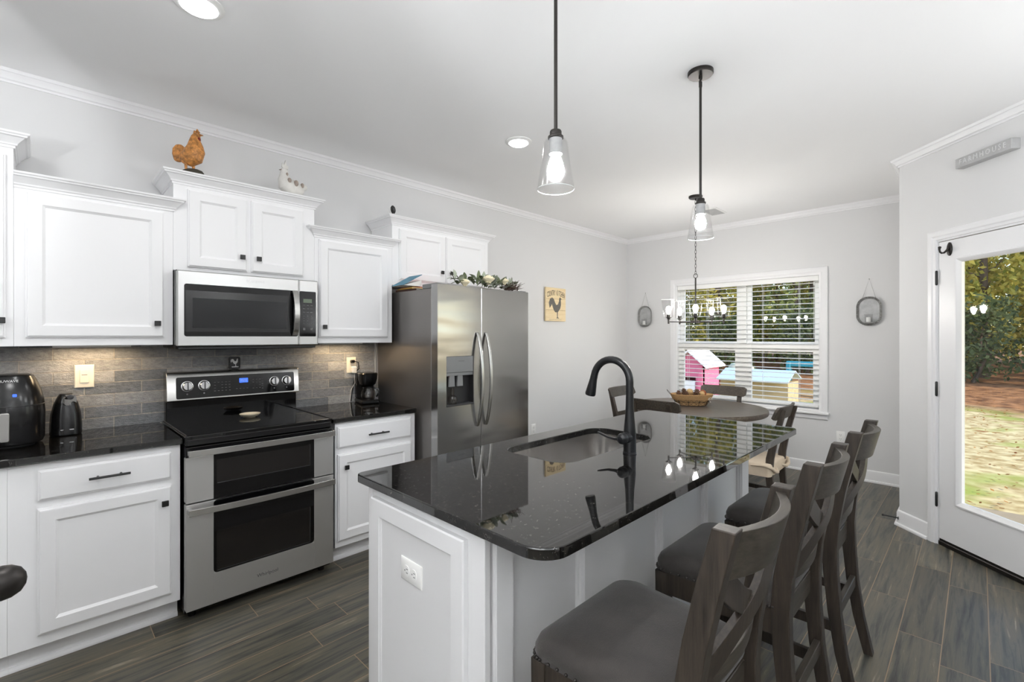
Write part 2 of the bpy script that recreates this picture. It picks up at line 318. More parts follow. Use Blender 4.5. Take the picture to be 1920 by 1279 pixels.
# ------------------------------------------------------------------ geometry helpers
def wmat(o):
    m = Matrix.Identity(4)
    while o is not None:
        m = o.matrix_basis @ m if False else (Matrix.Translation(o.location) @ Matrix.Rotation(o.rotation_euler.z, 4, 'Z')) @ m
        o = o.parent
    return m
class B:
    def __init__(s): s.bm = bmesh.new(); s.mi = 0
    def _f(s, vs):
        try:
            f = s.bm.faces.new(vs); f.material_index = s.mi; return f
        except ValueError: return None
    def box(s, x0, x1, y0, y1, z0, z1, bev=0., seg=1, xf=None):
        bm = bmesh.new(); bmesh.ops.create_cube(bm, size=1)
        for v in bm.verts: v.co = Vector(((x0 + x1) / 2 + v.co.x * (x1 - x0), (y0 + y1) / 2 + v.co.y * (y1 - y0), (z0 + z1) / 2 + v.co.z * (z1 - z0)))
        if bev: bmesh.ops.bevel(bm, geom=bm.edges[:], offset=bev, segments=seg, profile=.5, affect='EDGES')
        return s.add(bm, xf)
    def add(s, bm, xf=None):
        if xf is not None: bmesh.ops.transform(bm, matrix=xf, verts=bm.verts)
        mp = {}
        for v in bm.verts: mp[v] = s.bm.verts.new(v.co)
        for f in bm.faces: s._f([mp[v] for v in f.verts])
        bm.free(); return s
    def rings(s, rings, cap0=True, cap1=True, close=True):
        R = [[s.bm.verts.new(p) for p in r] for r in rings]; n = len(R[0])
        for a, b in zip(R, R[1:]):
            for i in range(n if close else n - 1):
                s._f([a[i], a[(i + 1) % n], b[(i + 1) % n], b[i]])
        if cap0: s._f(R[0][::-1])
        if cap1: s._f(R[-1])
        return s
    def lathe(s, prof, c=(0, 0, 0), seg=24, axis='z', cap=True, xf=None):
        rings = []
        for r, h in prof:
            ring = []
            for i in range(seg):
                a = 2 * PI * i / seg; x, y = r * math.cos(a), r * math.sin(a)
                p = {'z': (x, y, h), 'x': (h, x, y), 'y': (y, h, x)}[axis]
                p = Vector(p)
                if xf is not None: p = xf @ p
                ring.append(p + Vector(c))
            rings.append(ring)
        return s.rings(rings, cap, cap)
    def tube(s, pts, r, seg=10, cap=True, closed=False):
        pts = [Vector(p) for p in pts]; n = len(pts); rs = r if isinstance(r, (list, tuple)) else [r] * n
        rings = []; prev = None
        for i, p in enumerate(pts):
            if closed: t = (pts[(i + 1) % n] - pts[i - 1]).normalized()
            else: t = ((pts[min(i + 1, n - 1)] - p).normalized() + (p - pts[max(i - 1, 0)]).normalized()).normalized()
            if prev is None:
                a = Vector((0, 0, 1)) if abs(t.z) < .9 else Vector((1, 0, 0)); u = t.cross(a).normalized()
            else: u = (prev - t * prev.dot(t)).normalized()
            v = t.cross(u); prev = u
            rings.append([p + (u * math.cos(2 * PI * k / seg) + v * math.sin(2 * PI * k / seg)) * rs[i] for k in range(seg)])
        if closed: rings.append(rings[0]); cap = False
        return s.rings(rings, cap, cap)
    def ell(s, c, r, seg=20, rg=12, xf=None):
        bm = bmesh.new(); bmesh.ops.create_uvsphere(bm, u_segments=seg, v_segments=rg, radius=1)
        for v in bm.verts:
            p = Vector((v.co.x * r[0], v.co.y * r[1], v.co.z * r[2]))
            if xf is not None: p = xf @ p
            v.co = p + Vector(c)
        return s.add(bm)
    def prism(s, poly, o, u, v, nrm, d0, d1):
        o, u, v, nrm = map(Vector, (o, u, v, nrm))
        a = [o + u * p[0] + v * p[1] + nrm * d0 for p in poly]; b = [o + u * p[0] + v * p[1] + nrm * d1 for p in poly]
        return s.rings([a, b])
    def panel(s, o, u, v, nrm, w, h, prof):
        """rectangle rings: prof = list of (inset, depth)"""
        o, u, v, nrm = map(Vector, (o, u, v, nrm)); R = []
        for i, d in prof: R.append([o + u * a + v * b + nrm * d for a, b in ((i, i), (w - i, i), (w - i, h - i), (i, h - i))])
        return s.rings(R)
    def bar(s, p0, p1, wv, tv):
        """rectangular bar from p0 to p1 with half-extent vectors wv, tv"""
        p0, p1, wv, tv = map(Vector, (p0, p1, wv, tv))
        q = lambda p: [p + wv + tv, p - wv + tv, p - wv - tv, p + wv - tv]
        return s.rings([q(p0), q(p1)])
    def quadpath(s, pts, wv, tvs):
        R = []
        for i, p in enumerate(pts):
            p = Vector(p); w_ = Vector(wv[i] if isinstance(wv, list) else wv); t_ = Vector(tvs[i] if isinstance(tvs, list) else tvs)
            R.append([p + w_ + t_, p - w_ + t_, p - w_ - t_, p + w_ - t_])
        return s.rings(R)
    def sweep(s, prof, path, sign=1, caps=True):
        """profile (n, z) along plan path (x, y); n is measured to the right of travel times sign"""
        P = [Vector(p) for p in path]; R = []
        for i, p in enumerate(P):
            d0 = (p - P[i - 1]).normalized() if i > 0 else None; d1 = (P[i + 1] - p).normalized() if i < len(P) - 1 else None
            if d0 is None: d0 = d1
            if d1 is None: d1 = d0
            n0 = Vector((d0.y, -d0.x)) * sign; n1 = Vector((d1.y, -d1.x)) * sign
            m_ = (n0 + n1).normalized(); k = 1 / max(.2, m_.dot(n0))
            R.append([Vector((p.x + m_.x * k * n_, p.y + m_.y * k * n_, z_)) for n_, z_ in prof])
        return s.rings(R, caps, caps)
    def build(s, name, m, parent=None, smooth=True, bevel=0., ang=31, origin=None):
        bm = s.bm
        bmesh.ops.remove_doubles(bm, verts=bm.verts, dist=1e-6) if len(bm.verts) < 60000 else None
        bmesh.ops.recalc_face_normals(bm, faces=bm.faces)
        if parent is not None: inv = wmat(parent).inverted()
        elif origin is not None: inv = Matrix.Translation(-Vector(origin))
        else: inv = None
        if inv is not None: bmesh.ops.transform(bm, matrix=inv, verts=bm.verts)
        if smooth:
            ca = math.radians(ang)
            for f in bm.faces: f.smooth = True
            for e in bm.edges:
                if len(e.link_faces) == 2:
                    if e.calc_face_angle(0) > ca: e.smooth = False
                else: e.smooth = False
        me = bpy.data.meshes.new(name); bm.to_mesh(me); bm.free()
        o = bpy.data.objects.new(name, me); C.objects.link(o)
        for x in (m if isinstance(m, (list, tuple)) else [m]): me.materials.append(x)
        if parent is not None: o.parent = parent
        elif origin is not None: o.location = origin
        if bevel:
            md = o.modifiers.new('edge', 'BEVEL'); md.width = bevel; md.segments = 2; md.limit_method = 'ANGLE'; md.angle_limit = math.radians(40); md.harden_normals = True
        return o
def thing(name, label, cat, loc=(0, 0, 0), rz=0., group=None):
    o = bpy.data.objects.new(name, None); C.objects.link(o); o.location = loc; o.rotation_euler = (0, 0, rz); o.empty_display_size = .05
    o['label'] = label; o['category'] = cat
    if group: o['group'] = group
    return o
def tag(o, label, cat, group=None, kind=None):
    o['label'] = label; o['category'] = cat
    if group: o['group'] = group
    if kind: o['kind'] = kind
    return o
def struct(o): o['kind'] = 'structure'; return o
def sempty(name, loc=(0, 0, 0)):
    o = bpy.data.objects.new(name, None); C.objects.link(o); o.location = loc; o['kind'] = 'structure'; return o
def copy_tree(o, parent=None):
    c = o.copy(); C.objects.link(c)
    if parent is not None: c.parent = parent
    for ch in list(o.children): copy_tree(ch, c)
    return c
def dup(root, loc, rz=0., label=None, group=None):
    r = copy_tree(root); r.location = loc; r.rotation_euler = (0, 0, rz)
    if label: r['label'] = label
    if group: r['group'] = group
    return r
def text(name, s, size, o, u, v, m, parent=None, ext=.0006, align='CENTER', sx=1.0):
    cu = bpy.data.curves.new(name, 'FONT'); cu.body = s; cu.size = size; cu.extrude = ext; cu.align_x = align; cu.align_y = 'CENTER'; cu.resolution_u = 2
    t = bpy.data.objects.new(name, cu); C.objects.link(t)
    bpy.context.view_layer.update()
    me = bpy.data.meshes.new_from_object(t.evaluated_get(bpy.context.evaluated_depsgraph_get()))
    bpy.data.objects.remove(t)
    u, v = Vector(u).normalized(), Vector(v).normalized(); nn = u.cross(v)
    mx = Matrix((u * sx, v, nn)).transposed().to_4x4(); mx.translation = Vector(o)
    if parent is not None: mx = wmat(parent).inverted() @ mx
    me.transform(mx); me.materials.clear(); me.materials.append(m)
    ob = bpy.data.objects.new(name, me); C.objects.link(ob)
    if parent is not None: ob.parent = parent
    return ob
def rrect(w_, h_, r, seg=6, cx=0., cy=0.):
    pts = []
    for (sx, sy, a0) in ((1, 1, 0), (-1, 1, 90), (-1, -1, 180), (1, -1, 270)):
        for k in range(seg + 1):
            a = math.radians(a0 + 90 * k / seg); pts.append((cx + sx * (w_ / 2 - r) + r * math.cos(a), cy + sy * (h_ / 2 - r) + r * math.sin(a)))
    return pts
X_, Y_, Z_ = Vector((1, 0, 0)), Vector((0, 1, 0)), Vector((0, 0, 1))

# ------------------------------------------------------------------ room shell
CH = 2.743; YB = 5.72; XN = 3.023; YN = 4.563; XR = 4.75; YF = -2.2; TW = .14
OUT = [(0, YF), (0, YB), (XN, YB), (XN, YN), (XR, YN - (XR - XN)), (XR, YF)]
def slab(name, m, z0, z1, grow=0.):
    b = B(); b.prism(OUT if not grow else [(-grow, YF - grow), (-grow, YB + grow), (XN + grow, YB + grow), (XN + grow, YN + .06), (XR + grow, YN - (XR - XN) + .06), (XR + grow, YF - grow)], (0, 0, 0), X_, Y_, Z_, z0, z1)
    return struct(b.build(name, m, smooth=False))
slab('floor', M['floor'], -.12, 0)
slab('ceiling', M['ceil'], CH, CH + .12, TW)
struct(B().box(-TW, 0, YF, YB + TW, 0, CH).build('wall_left', M['wall'], smooth=False))
WX0, WX1, WZ0, WZ1 = .714, 2.279, .645, 2.07
b = B(); b.box(0, WX0, YB, YB + TW, 0, CH); b.box(WX1, XN + TW, YB, YB + TW, 0, CH); b.box(WX0, WX1, YB, YB + TW, 0, WZ0); b.box(WX0, WX1, YB, YB + TW, WZ1, CH)
struct(b.build('wall_back', M['wall'], smooth=False))
struct(B().prism([(XN, YN), (XN, YB), (XN + TW, YB), (XN + TW, YN + .06)], (0, 0, 0), X_, Y_, Z_, 0, CH).build('wall_right', M['wall'], smooth=False))
_r2 = math.sqrt(.5); DU = Vector((_r2, -_r2, 0)); DN = Vector((-_r2, -_r2, 0))
def DW(u, n_, z): return Vector((XN, YN, 0)) + DU * u + DN * n_ + Z_ * z
def dbox(b, u0, u1, n0, n1, z0, z1, bev=0.):
    xf = Matrix((DU, DN, Z_)).transposed().to_4x4(); xf.translation = Vector((XN, YN, 0))
    # DU x DN = -Z ; orientation is repaired by recalculated normals
    return b.box(u0, u1, n0, n1, z0, z1, bev, xf=xf)
DO0, DO1, DZT = .312, 1.262, 2.075
LW = (XR - XN) / _r2
b = B(); dbox(b, 0, DO0, -TW, 0, 0, CH); dbox(b, DO1, LW, -TW, 0, 0, CH); dbox(b, DO0, DO1, -TW, 0, DZT, CH)
struct(b.build('wall_angled', M['wall'], smooth=False))
struct(B().box(XR, XR + TW, YF, YN - (XR - XN), 0, CH).build('wall_far_right', M['wall'], smooth=False))
struct(B().box(-TW, XR + TW, YF - TW, YF, 0, CH).build('wall_front', M['wall'], smooth=False))
# closet wall beside the camera with the door whose knob shows
b = B(); b.box(1.0, 1.50, -.26, -.14, 0, CH); b.box(1.50, 2.36, -.26, -.14, 2.06, CH); b.box(2.36, 2.50, -.26, -.14, 0, CH)
struct(b.build('wall_closet', M['wall'], smooth=False))
d2 = sempty('door_2', (1.93, -.15, 0))
b = B(); b.panel((1.51, -.145, .01), X_, Z_, Y_, .84, 2.04, [(0, -.035), (0, .035), (.003, .038)])
for z0, z1 in ((.2, .95), (1.1, 1.9)):
    b.panel((1.63, -.107, z0), X_, Z_, Y_, .6, z1 - z0, [(0, -.002), (.0, .001), (.03, .006), (.05, .002)])
b.build('slab', M['trim'], d2)
b = B(); b.lathe([(.0, -.107), (.032, -.107), (.034, -.104), (.03, -.099), (.014, -.096), (.011, -.085), (.012, -.075), (.024, -.068), (.029, -.057), (.0300, -.046), (.028, -.034), (.021, -.022), (.010, -.0155), (.0, -.014)], (2.205, 0, .975), 32, 'y', cap=False)
kb = b.build('knob', M['bronze'], d2, ang=70); kb['label'] = 'dark oval door knob'
# crown, baseboards
CRN = [(0, -.056), (.007, -.056), (.009, -.046), (.020, -.042), (.024, -.032), (.040, -.016), (.046, -.014), (.050, -.006), (.054, 0), (0, 0)]
b = B(); b.sweep([(n_, z + CH - .0005) for n_, z in CRN], OUT + [OUT[0]], 1); struct(b.build('trim_1', M['trim'], ang=25))
BSB = [(0, 0), (.030, 0), (.030, .010), (.026, .018), (.016, .021), (.016, .095), (.012, .108), (.006, .114), (0, .114)]
pe = DW(.255, 0, 0)
b = B(); b.sweep(BSB, [(0, 2.83), (0, YB), (XN, YB), (XN, YN), (pe.x, pe.y)], 1); struct(b.build('baseboard_back', M['trim'], ang=25))
pe = DW(1.32, 0, 0)
b = B(); b.sweep(BSB, [(pe.x, pe.y), OUT[4], OUT[5], (2.5, YF)], 1); struct(b.build('baseboard_right', M['trim'], ang=25))

# ------------------------------------------------------------------ window
win = sempty('window_1', ((WX0 + WX1) / 2, YB, WZ0))
b = B()
CSX0, CSX1, CSZ1 = .64, 2.346, 2.14
cp = [(0, 0), (0, .018), (.012, .022), (.05, .022), (.066, .012), (.078, .010), (.078, 0)]
# casing: mitred frame swept round three sides (in the wall plane)
def frame3(b, x0, x1, z0, z1, prof, y):
    R = []
    for (px, pz, dx, dz) in ((x0, z0, 1, 0), (x0, z1, 1, -1), (x1, z1, -1, -1), (x1, z0, -1, 0)):
        R.append([Vector((px + dx * t, y - d, pz + dz * t)) for t, d in prof])
    b.rings(R)
frame3(b, CSX0, CSX1, .63, CSZ1, cp, YB)
b.build('casing', M['trim'], win, ang=25)
b = B(); b.box(.625, 2.362, YB - .055, YB + .02, .612, .634, .005); b.build('sill', M['trim'], win)
b = B(); b.sweep([(0, .556), (.010, .556), (.016, .566), (.016, .600), (.022, .612), (0, .612)], [(.64, YB), (2.345, YB)], 1); b.build('apron', M['trim'], win, ang=25)
b = B()
for x0, x1 in ((WX0, WX0 + .012), (WX1 - .012, WX1)): b.box(x0, x1, YB, YB + TW, WZ0, WZ1)
b.box(WX0, WX1, YB, YB + TW, WZ1 - .012, WZ1); b.box(WX0, WX1, YB, YB + TW, WZ0, WZ0 + .012)
b.build('jamb', M['trim'], win, smooth=False)
GY = YB + .088
MX0, MX1 = 1.475, 1.525
for k, (x0, x1) in enumerate(((WX0 + .012, MX0), (MX1, WX1 - .012))):
    u0, u1, v0, v1 = x0, x1, 1.285, 2.055
    for nm, z0, z1, yy, fx, ft, fb in (('upper_sash', 1.285, 2.058, GY + .02, .058, .045, .075), ('lower_sash', .66, 1.335, GY - .012, .066, .085, .05)):
        s_ = B()
        s_.box(x0, x0 + fx, yy - .016, yy + .016, z0, z1, .003); s_.box(x1 - fx, x1, yy - .016, yy + .016, z0, z1, .003)
        s_.box(x0 + fx, x1 - fx, yy - .016, yy + .016, z1 - ft, z1, .003); s_.box(x0 + fx, x1 - fx, yy - .016, yy + .016, z0, z0 + fb, .003)
        so = s_.build(nm, M['white'], win)
        g_ = B(); g_.box(x0 + fx - .004, x1 - fx + .004, yy - .002, yy + .002, z0 + fb - .004, z1 - ft + .004); g_.build('pane', M['glass'], so, smooth=False)
b = B(); b.box(MX0 - .01, MX1 + .01, GY - .03, GY + .05, WZ0, WZ1); b.build('mullion', M['white'], win, smooth=False)
# blind
bl = thing('window_blind', 'white horizontal slat blind hung across the whole dining window, slats open', 'blind', (1.497, YB + .03, 2.0))
b = B(); b.box(WX0 + .016, WX1 - .016, YB + .004, YB + .05, 2.003, 2.056, .003); b.build('headrail', M['white'], bl)
b = B(); SP = .0535; zz = 1.985; ns = 0
while zz > .72:
    pts = [(-.024, -.003), (-.012, .001), (0, .002), (.012, .001), (.024, -.003)]
    top = [(y_, z_ + .0012) for y_, z_ in pts]; bot = [(y_, z_ - .0012) for y_, z_ in reversed(pts)]
    b.prism(top + bot, (0, YB + .036, zz), Y_, Z_, X_, WX0 + .02, WX1 - .02)
    zz -= SP; ns += 1
sl = b.build('slats', M['white'], bl)
b = B(); b.box(WX0 + .02, WX1 - .02, YB + .014, YB + .058, .675, .695, .004); b.build('bottom_rail', M['white'], bl)
for cx in (.86, 1.10, 1.72, 2.08):
    b = B()
    for dy in (.013, .059): b.box(cx - .0012, cx + .0012, YB + dy - .0008, YB + dy + .0008, .69, 2.01)
    b.build('ladder_cord', M['white'], bl, smooth=False)
b = B(); b.tube([(2.222, YB + .002, 2.0), (2.222, YB - .001, 1.4)], .0022, 8); b.lathe([(0, 1.955), (.006, 1.955), (.005, 1.99), (0, 1.992)], (2.222, YB + .001, 0), 10); b.build('pull_cord', M['white'], bl)

# ------------------------------------------------------------------ exterior door in the angled wall
dr = sempty('door_1', DW(.79, 0, 0))
b = B()
R = []
for (u, z, du, dz) in ((.255, 0, 1, 0), (.255, 2.135, 1, -1), (1.32, 2.135, -1, -1), (1.32, 0, -1, 0)):
    R.append([DW(u + du * t, d, z + dz * t) for t, d in ((0, 0), (0, .016), (.010, .021), (.034, .021), (.042, .015), (.058, .013), (.060, .004), (.066, .004), (.066, -.0))])
b.rings(R); b.build('casing', M['trim'], dr, ang=25)
b = B(); dbox(b, .312, .324, -TW, .003, 0, 2.075); dbox(b, 1.25, 1.262, -TW, .003, 0, 2.075); dbox(b, .312, 1.262, -TW, .003, 2.063, 2.075); b.build('jamb', M['trim'], dr, smooth=False)
b = B(); SU0, SU1, SZ0, SZ1 = .327, 1.247, .045, 2.058
GU0, GU1, GZ0, GZ1 = .462, 1.112, .318, 1.922
for a in ((SU0, GU0, SZ0, SZ1), (GU1, SU1, SZ0, SZ1), (GU0, GU1, SZ0, GZ0), (GU0, GU1, GZ1, SZ1)): dbox(b, a[0], a[1], -.044, 0, a[2], a[3])
b.build('slab', M['trim'], dr, smooth=False)
b = B(); R = []
for (u, z, du, dz) in ((GU0 - .018, GZ0 - .018, 1, 1), (GU0 - .018, GZ1 + .018, 1, -1), (GU1 + .018, GZ1 + .018, -1, -1), (GU1 + .018, GZ0 - .018, -1, 1), (GU0 - .018, GZ0 - .018, 1, 1)):
    R.append([DW(u + du * t, d, z + dz * t) for t, d in ((0, 0), (.003, .008), (.012, .010), (.022, .004), (.034, -.010), (.034, -.03), (0, -.03))])
b.rings(R, False, False); b.build('glass_molding', M['trim'], dr, ang=25)
b = B(); dbox(b, GU0, GU1, -.024, -.020, GZ0, GZ1); b.build('pane', M['glass'], dr, smooth=False)
for hz in (.305, 1.06, 1.818):
    b = B(); b.lathe([(0, -.05), (.0045, -.05), (.0075, -.044), (.0075, .044), (.0045, .05), (0, .05)], DW(.318, .010, hz), 12); dbox(b, .310, .318, 0.001, .006, hz - .044, hz + .044)
    b.build('hinge', M['black'], dr)
b = B(); dbox(b, .324, 1.25, -TW, .006, 0, .030, .004); dbox(b, .327, 1.247, -.040, -.004, .030, .046); b.build('threshold', M['bronze'], dr)
b = B()
b.lathe([(0, -.085), (.006, -.085), (.006, -.0), (.0, 0)], DW(1.18, 0, .95), 10, 'z')
b.build('handle', M['black'], dr)
# small things on that wall
hk = thing('coat_hook', 'dark oval coat hook screwed to the top corner of the glazed door', 'hook', DW(.407, 0, 2.0))
b = B(); xf = Matrix((DU, Z_, DN)).transposed().to_3x3()
def dl(u, z, n_): return DW(u, n_, z)
R = []
for s_, n_ in ((1, .001), (1, .006), (.8, .010), (.35, .012)):
    R.append([dl(.407 + .019 * s_ * math.cos(2 * PI * k / 24), 2.0 + .045 * s_ * math.sin(2 * PI * k / 24), n_) for k in range(24)])
b.rings(R); b.build('backplate', M['bronze'], hk)
b = B(); b.tube([dl(.407, 2.008, .010), dl(.405, 1.990, .022), dl(.402, 1.976, .036), dl(.400, 1.974, .050), dl(.398, 1.984, .060), dl(.397, 2.000, .062), dl(.397, 2.010, .060)], [.007, .0065, .006, .006, .006, .0065, .008], 10)
b.ell(dl(.397, 2.012, .060), (.009, .009, .008)); b.build('hook_arm', M['bronze'], hk)
fs = thing('word_sign', 'long pale grey block sign lettered FARMHOUSE high on the angled wall', 'sign', DW(.66, .03, 2.52))
b = B(); dbox(b, .500, .842, .0, .055, 2.497, 2.560, .003); b.build('block', M['signgray'], fs)
text('lettering', 'F A R M H O U S E', .046, DW(.671, .0558, 2.529), DU, Z_, M['paleletter'], fs, .002, sx=.78)
st = thing('door_stop', 'thin black door stop screwed to the baseboard corner by the door', 'door stop', (3.0, 4.60, .05))
p0 = DW(.005, .016, .055); b = B(); b.lathe([(0, 0), (.012, 0), (.012, .004), (.004, .006)], p0, 12, 'z', xf=Matrix.Rotation(math.radians(90), 4, 'Y').to_3x3() @ Matrix.Rotation(0, 3, 'X'))
b.tube([p0, p0 + Vector((-.05, .0, 0)), p0 + Vector((-.085, 0, 0))], [.0045, .0045, .0045], 10); b.tube([p0 + Vector((-.083, 0, 0)), p0 + Vector((-.095, 0, 0))], .0075, 10)
b.build('rod', M['black'], st)
# ------------------------------------------------------------------ backsplash
b = B(); b.box(0, .012, -.62, 1.894, .885, 1.372); bs = struct(b.build('trim_2', M['brick'], smooth=False))
# ------------------------------------------------------------------ cabinets on the left wall
DOORP = [(0, 0), (0, .012), (.004, .013), (.006, .018), (.009, .020)]
def shaker(name, par, x, y0, y1, z0, z1, fr=.055, knob=None, m=None, knobname='knob'):
    b = B(); prof = [(0, 0), (0, .013), (.005, .0145), (.007, .019), (.010, .020), (fr, .020), (fr + .003, .017), (fr + .008, .0135), (fr + .011, .011)]
    b.panel((x, y0, z0), Y_, Z_, X_, y1 - y0, z1 - z0, prof)
    d = b.build(name, m or M['cab'], par, ang=10)
    if knob:
        ky, kz = knob; b = B(); b.box(x + .020, x + .034, ky - .005, ky + .005, kz - .005, kz + .005); b.box(x + .034, x + .044, ky - .0135, ky + .0135, kz - .0135, kz + .0135, .0015); b.build(knobname, M['black'], d)
    return d
CCR = [(0, 0), (.005, 0), (.006, .010), (.012, .013), (.014, .020), (.022, .030), (.036, .045), (.044, .048), (.046, .054), (.052, .058), (.054, .066), (0, .066)]
XU = .322
def upper(name, label, y0, y1, z0, zf, doors, full=(True, True), group=None, crown0=0.):
    t = thing(name, label, 'cabinet', (XU / 2, (y0 + y1) / 2, z0), group=group)
    b = B(); b.box(.0125, XU, y0, y1, z0, zf + .058, .0015); b.build('body', M['cab'], t)
    path = [(.013, y0), (XU, y0), (XU, y1), (.013, y1)]
    if not full[0]: path = [(XU + .0006, y0), (XU + .0012, y0)] + path[2:]
    if not full[1]: path = path[:-2] + [(XU + .0012, y1), (XU + .0006, y1)]
    if full[0] is None: path = path[1:]
    b = B(); b.sweep([(n_, z + zf) for n_, z in CCR], path, 1); b.build('crown', M['cab'], t, ang=20)
    for (a, c, d, e, k) in doors: shaker('door', t, XU, a, c, d, e, knob=k)
    return t
upper('upper_cabinet', 'tall white wall cabinet above the air fryer, its door mostly out of view', -.60, -.0795, 1.372, 2.275, [(-.57, -.104, 1.412, 2.24, (-.117, 1.49))], full=(None, True))
upper('upper_cabinet', 'short white single-door wall cabinet above the light switch and can opener', -.079, .5185, 1.372, 2.100, [(-.042, .478, 1.413, 2.088, (.446, 1.487))], full=(None, False))
upper('upper_cabinet', 'tall white double-door wall cabinet directly above the microwave', .519, 1.2885, 1.782, 2.256, [(.584, .882, 1.806, 2.236, (.852, 1.887)), (.905, 1.213, 1.806, 2.236, (.941, 1.886))])
upper('upper_cabinet', 'short white single-door wall cabinet between microwave and refrigerator', 1.289, 1.8695, 1.372, 2.078, [(1.316, 1.829, 1.411, 2.066, (1.345, 1.482))], full=(False, False))
upper('upper_cabinet', 'white double-door wall cabinet above the refrigerator with a small camera on top', 1.870, 2.84, 1.805, 2.256, [(1.927, 2.359, 1.850, 2.236, (2.313, 1.937)), (2.364, 2.795, 1.850, 2.236, (2.405, 1.937))])
XB = .622
def basecab(label, y0, y1, drawer=None, door=None, pull=None, knob=None):
    t = thing('base_cabinet', label, 'cabinet', (.3, (y0 + y1) / 2, 0))
    b = B(); b.box(.013, XB, y0, y1, .105, .883, .0015); b.build('body', M['cab'], t)
    b = B(); b.box(.02, .548, y0, y1, 0, .105); b.sweep([(0, 0), (.013, 0), (.013, .008), (.008, .02), (0, .022)], [(.548, y0), (.548, y1)], 1); b.build('toe_kick', M['cab'], t, ang=20)
    if drawer:
        b = B(); b.panel((XB, drawer[0], drawer[2]), Y_, Z_, X_, drawer[1] - drawer[0], drawer[3] - drawer[2], [(0, 0), (0, .013), (.005, .0145), (.008, .019), (.011, .020)])
        d = b.build('drawer', M['cab'], t, ang=10)
        b = B(); b.tube([(XB + .05, pull[0], pull[2]), (XB + .05, pull[1], pull[2])], .0055, 10)
        for q in (.22, .78): yy = pull[0] + (pull[1] - pull[0]) * q; b.tube([(XB + .02, yy, pull[2]), (XB + .05, yy, pull[2])], .0048, 8)
        b.build('pull', M['black'], d)
    if door: shaker('door', t, XB, *door, knob=knob, fr=.055)
    return t
basecab('plain white base cabinet panel under the air fryer, no door in view', -.60, -.0895)
basecab('white base cabinet with drawer and door below the can opener, beside the range', -.089, .4985, (-.002, .462, .722, .853), (-.003, .462, .155, .688), (.157, .300, .789), (.432, .610))
basecab('white base cabinet with one drawer and one door between range and refrigerator', 1.292, 1.8715, (1.303, 1.833, .724, .856), (1.305, 1.833, .147, .684), (1.495, 1.641, .787), (1.353, .603))
def ctop(label, y0, y1):
    b = B(); b.box(.0125, .650, y0, y1, .8835, .914, .004); return tag(b.build('countertop', M['granite'], origin=(.33, (y0 + y1) / 2, .8835)), label, 'countertop')
ctop('black granite countertop under the air fryer and can opener', -.60, .505)
ctop('black granite countertop under the coffee maker beside the refrigerator', 1.267, 1.8715)
for y0, y1, lb in ((.05, .36, 'slim light strip under the wall cabinet above the can opener'), (1.42, 1.73, 'slim light strip under the wall cabinet above the coffee maker')):
    t = thing('undercabinet_light', lb, 'light', (.12, (y0 + y1) / 2, 1.36))
    b = B(); b.box(.09, .14, y0, y1, 1.360, 1.3715, .002); b.build('housing', M['white'], t)
    L = bpy.data.lights.new('undercabinet_lamp', 'AREA'); L.shape = 'RECTANGLE'; L.size = .04; L.size_y = y1 - y0 - .02; L.energy = UNDER_W; L.color = (1, .72, .42)
    lo = bpy.data.objects.new('undercabinet_lamp', L); C.objects.link(lo); lo.location = (.115, (y0 + y1) / 2, 1.357)

# ------------------------------------------------------------------ range
RX = .684; R0, R1 = .5105, 1.2545
rg = thing('range', 'stainless steel double oven range with black glass cooktop', 'range', (.35, .885, 0))
b = B(); b.box(.03, .640, R0 + .002, R1 - .002, .03, .880, .003); 
for yy in (R0 + .04, R1 - .04):
    for xx in (.08, .6): b.lathe([(.018, 0), (.018, .032)], (xx, yy, 0), 12)
b.build('body', M['blackplastic'], rg)
b = B(); b.prism(rrect(.628, .748, .012, 4), (.350, .8825, 0), X_, Y_, Z_, .880, .921); b.build('cooktop', M['blackglass'], rg, bevel=.004)
for yy in (R0 + .008, R1 - .008): b = B(); b.tube([(.05, yy, .9225), (.655, yy, .9225)], .003, 8); b.build('side_trim', M['gunmetal'], rg)
b = B(); b.box(.640, .668, R0 + .004, R1 - .004, .868, .905, .006); b.build('front_rail', M['blackplastic'], rg)
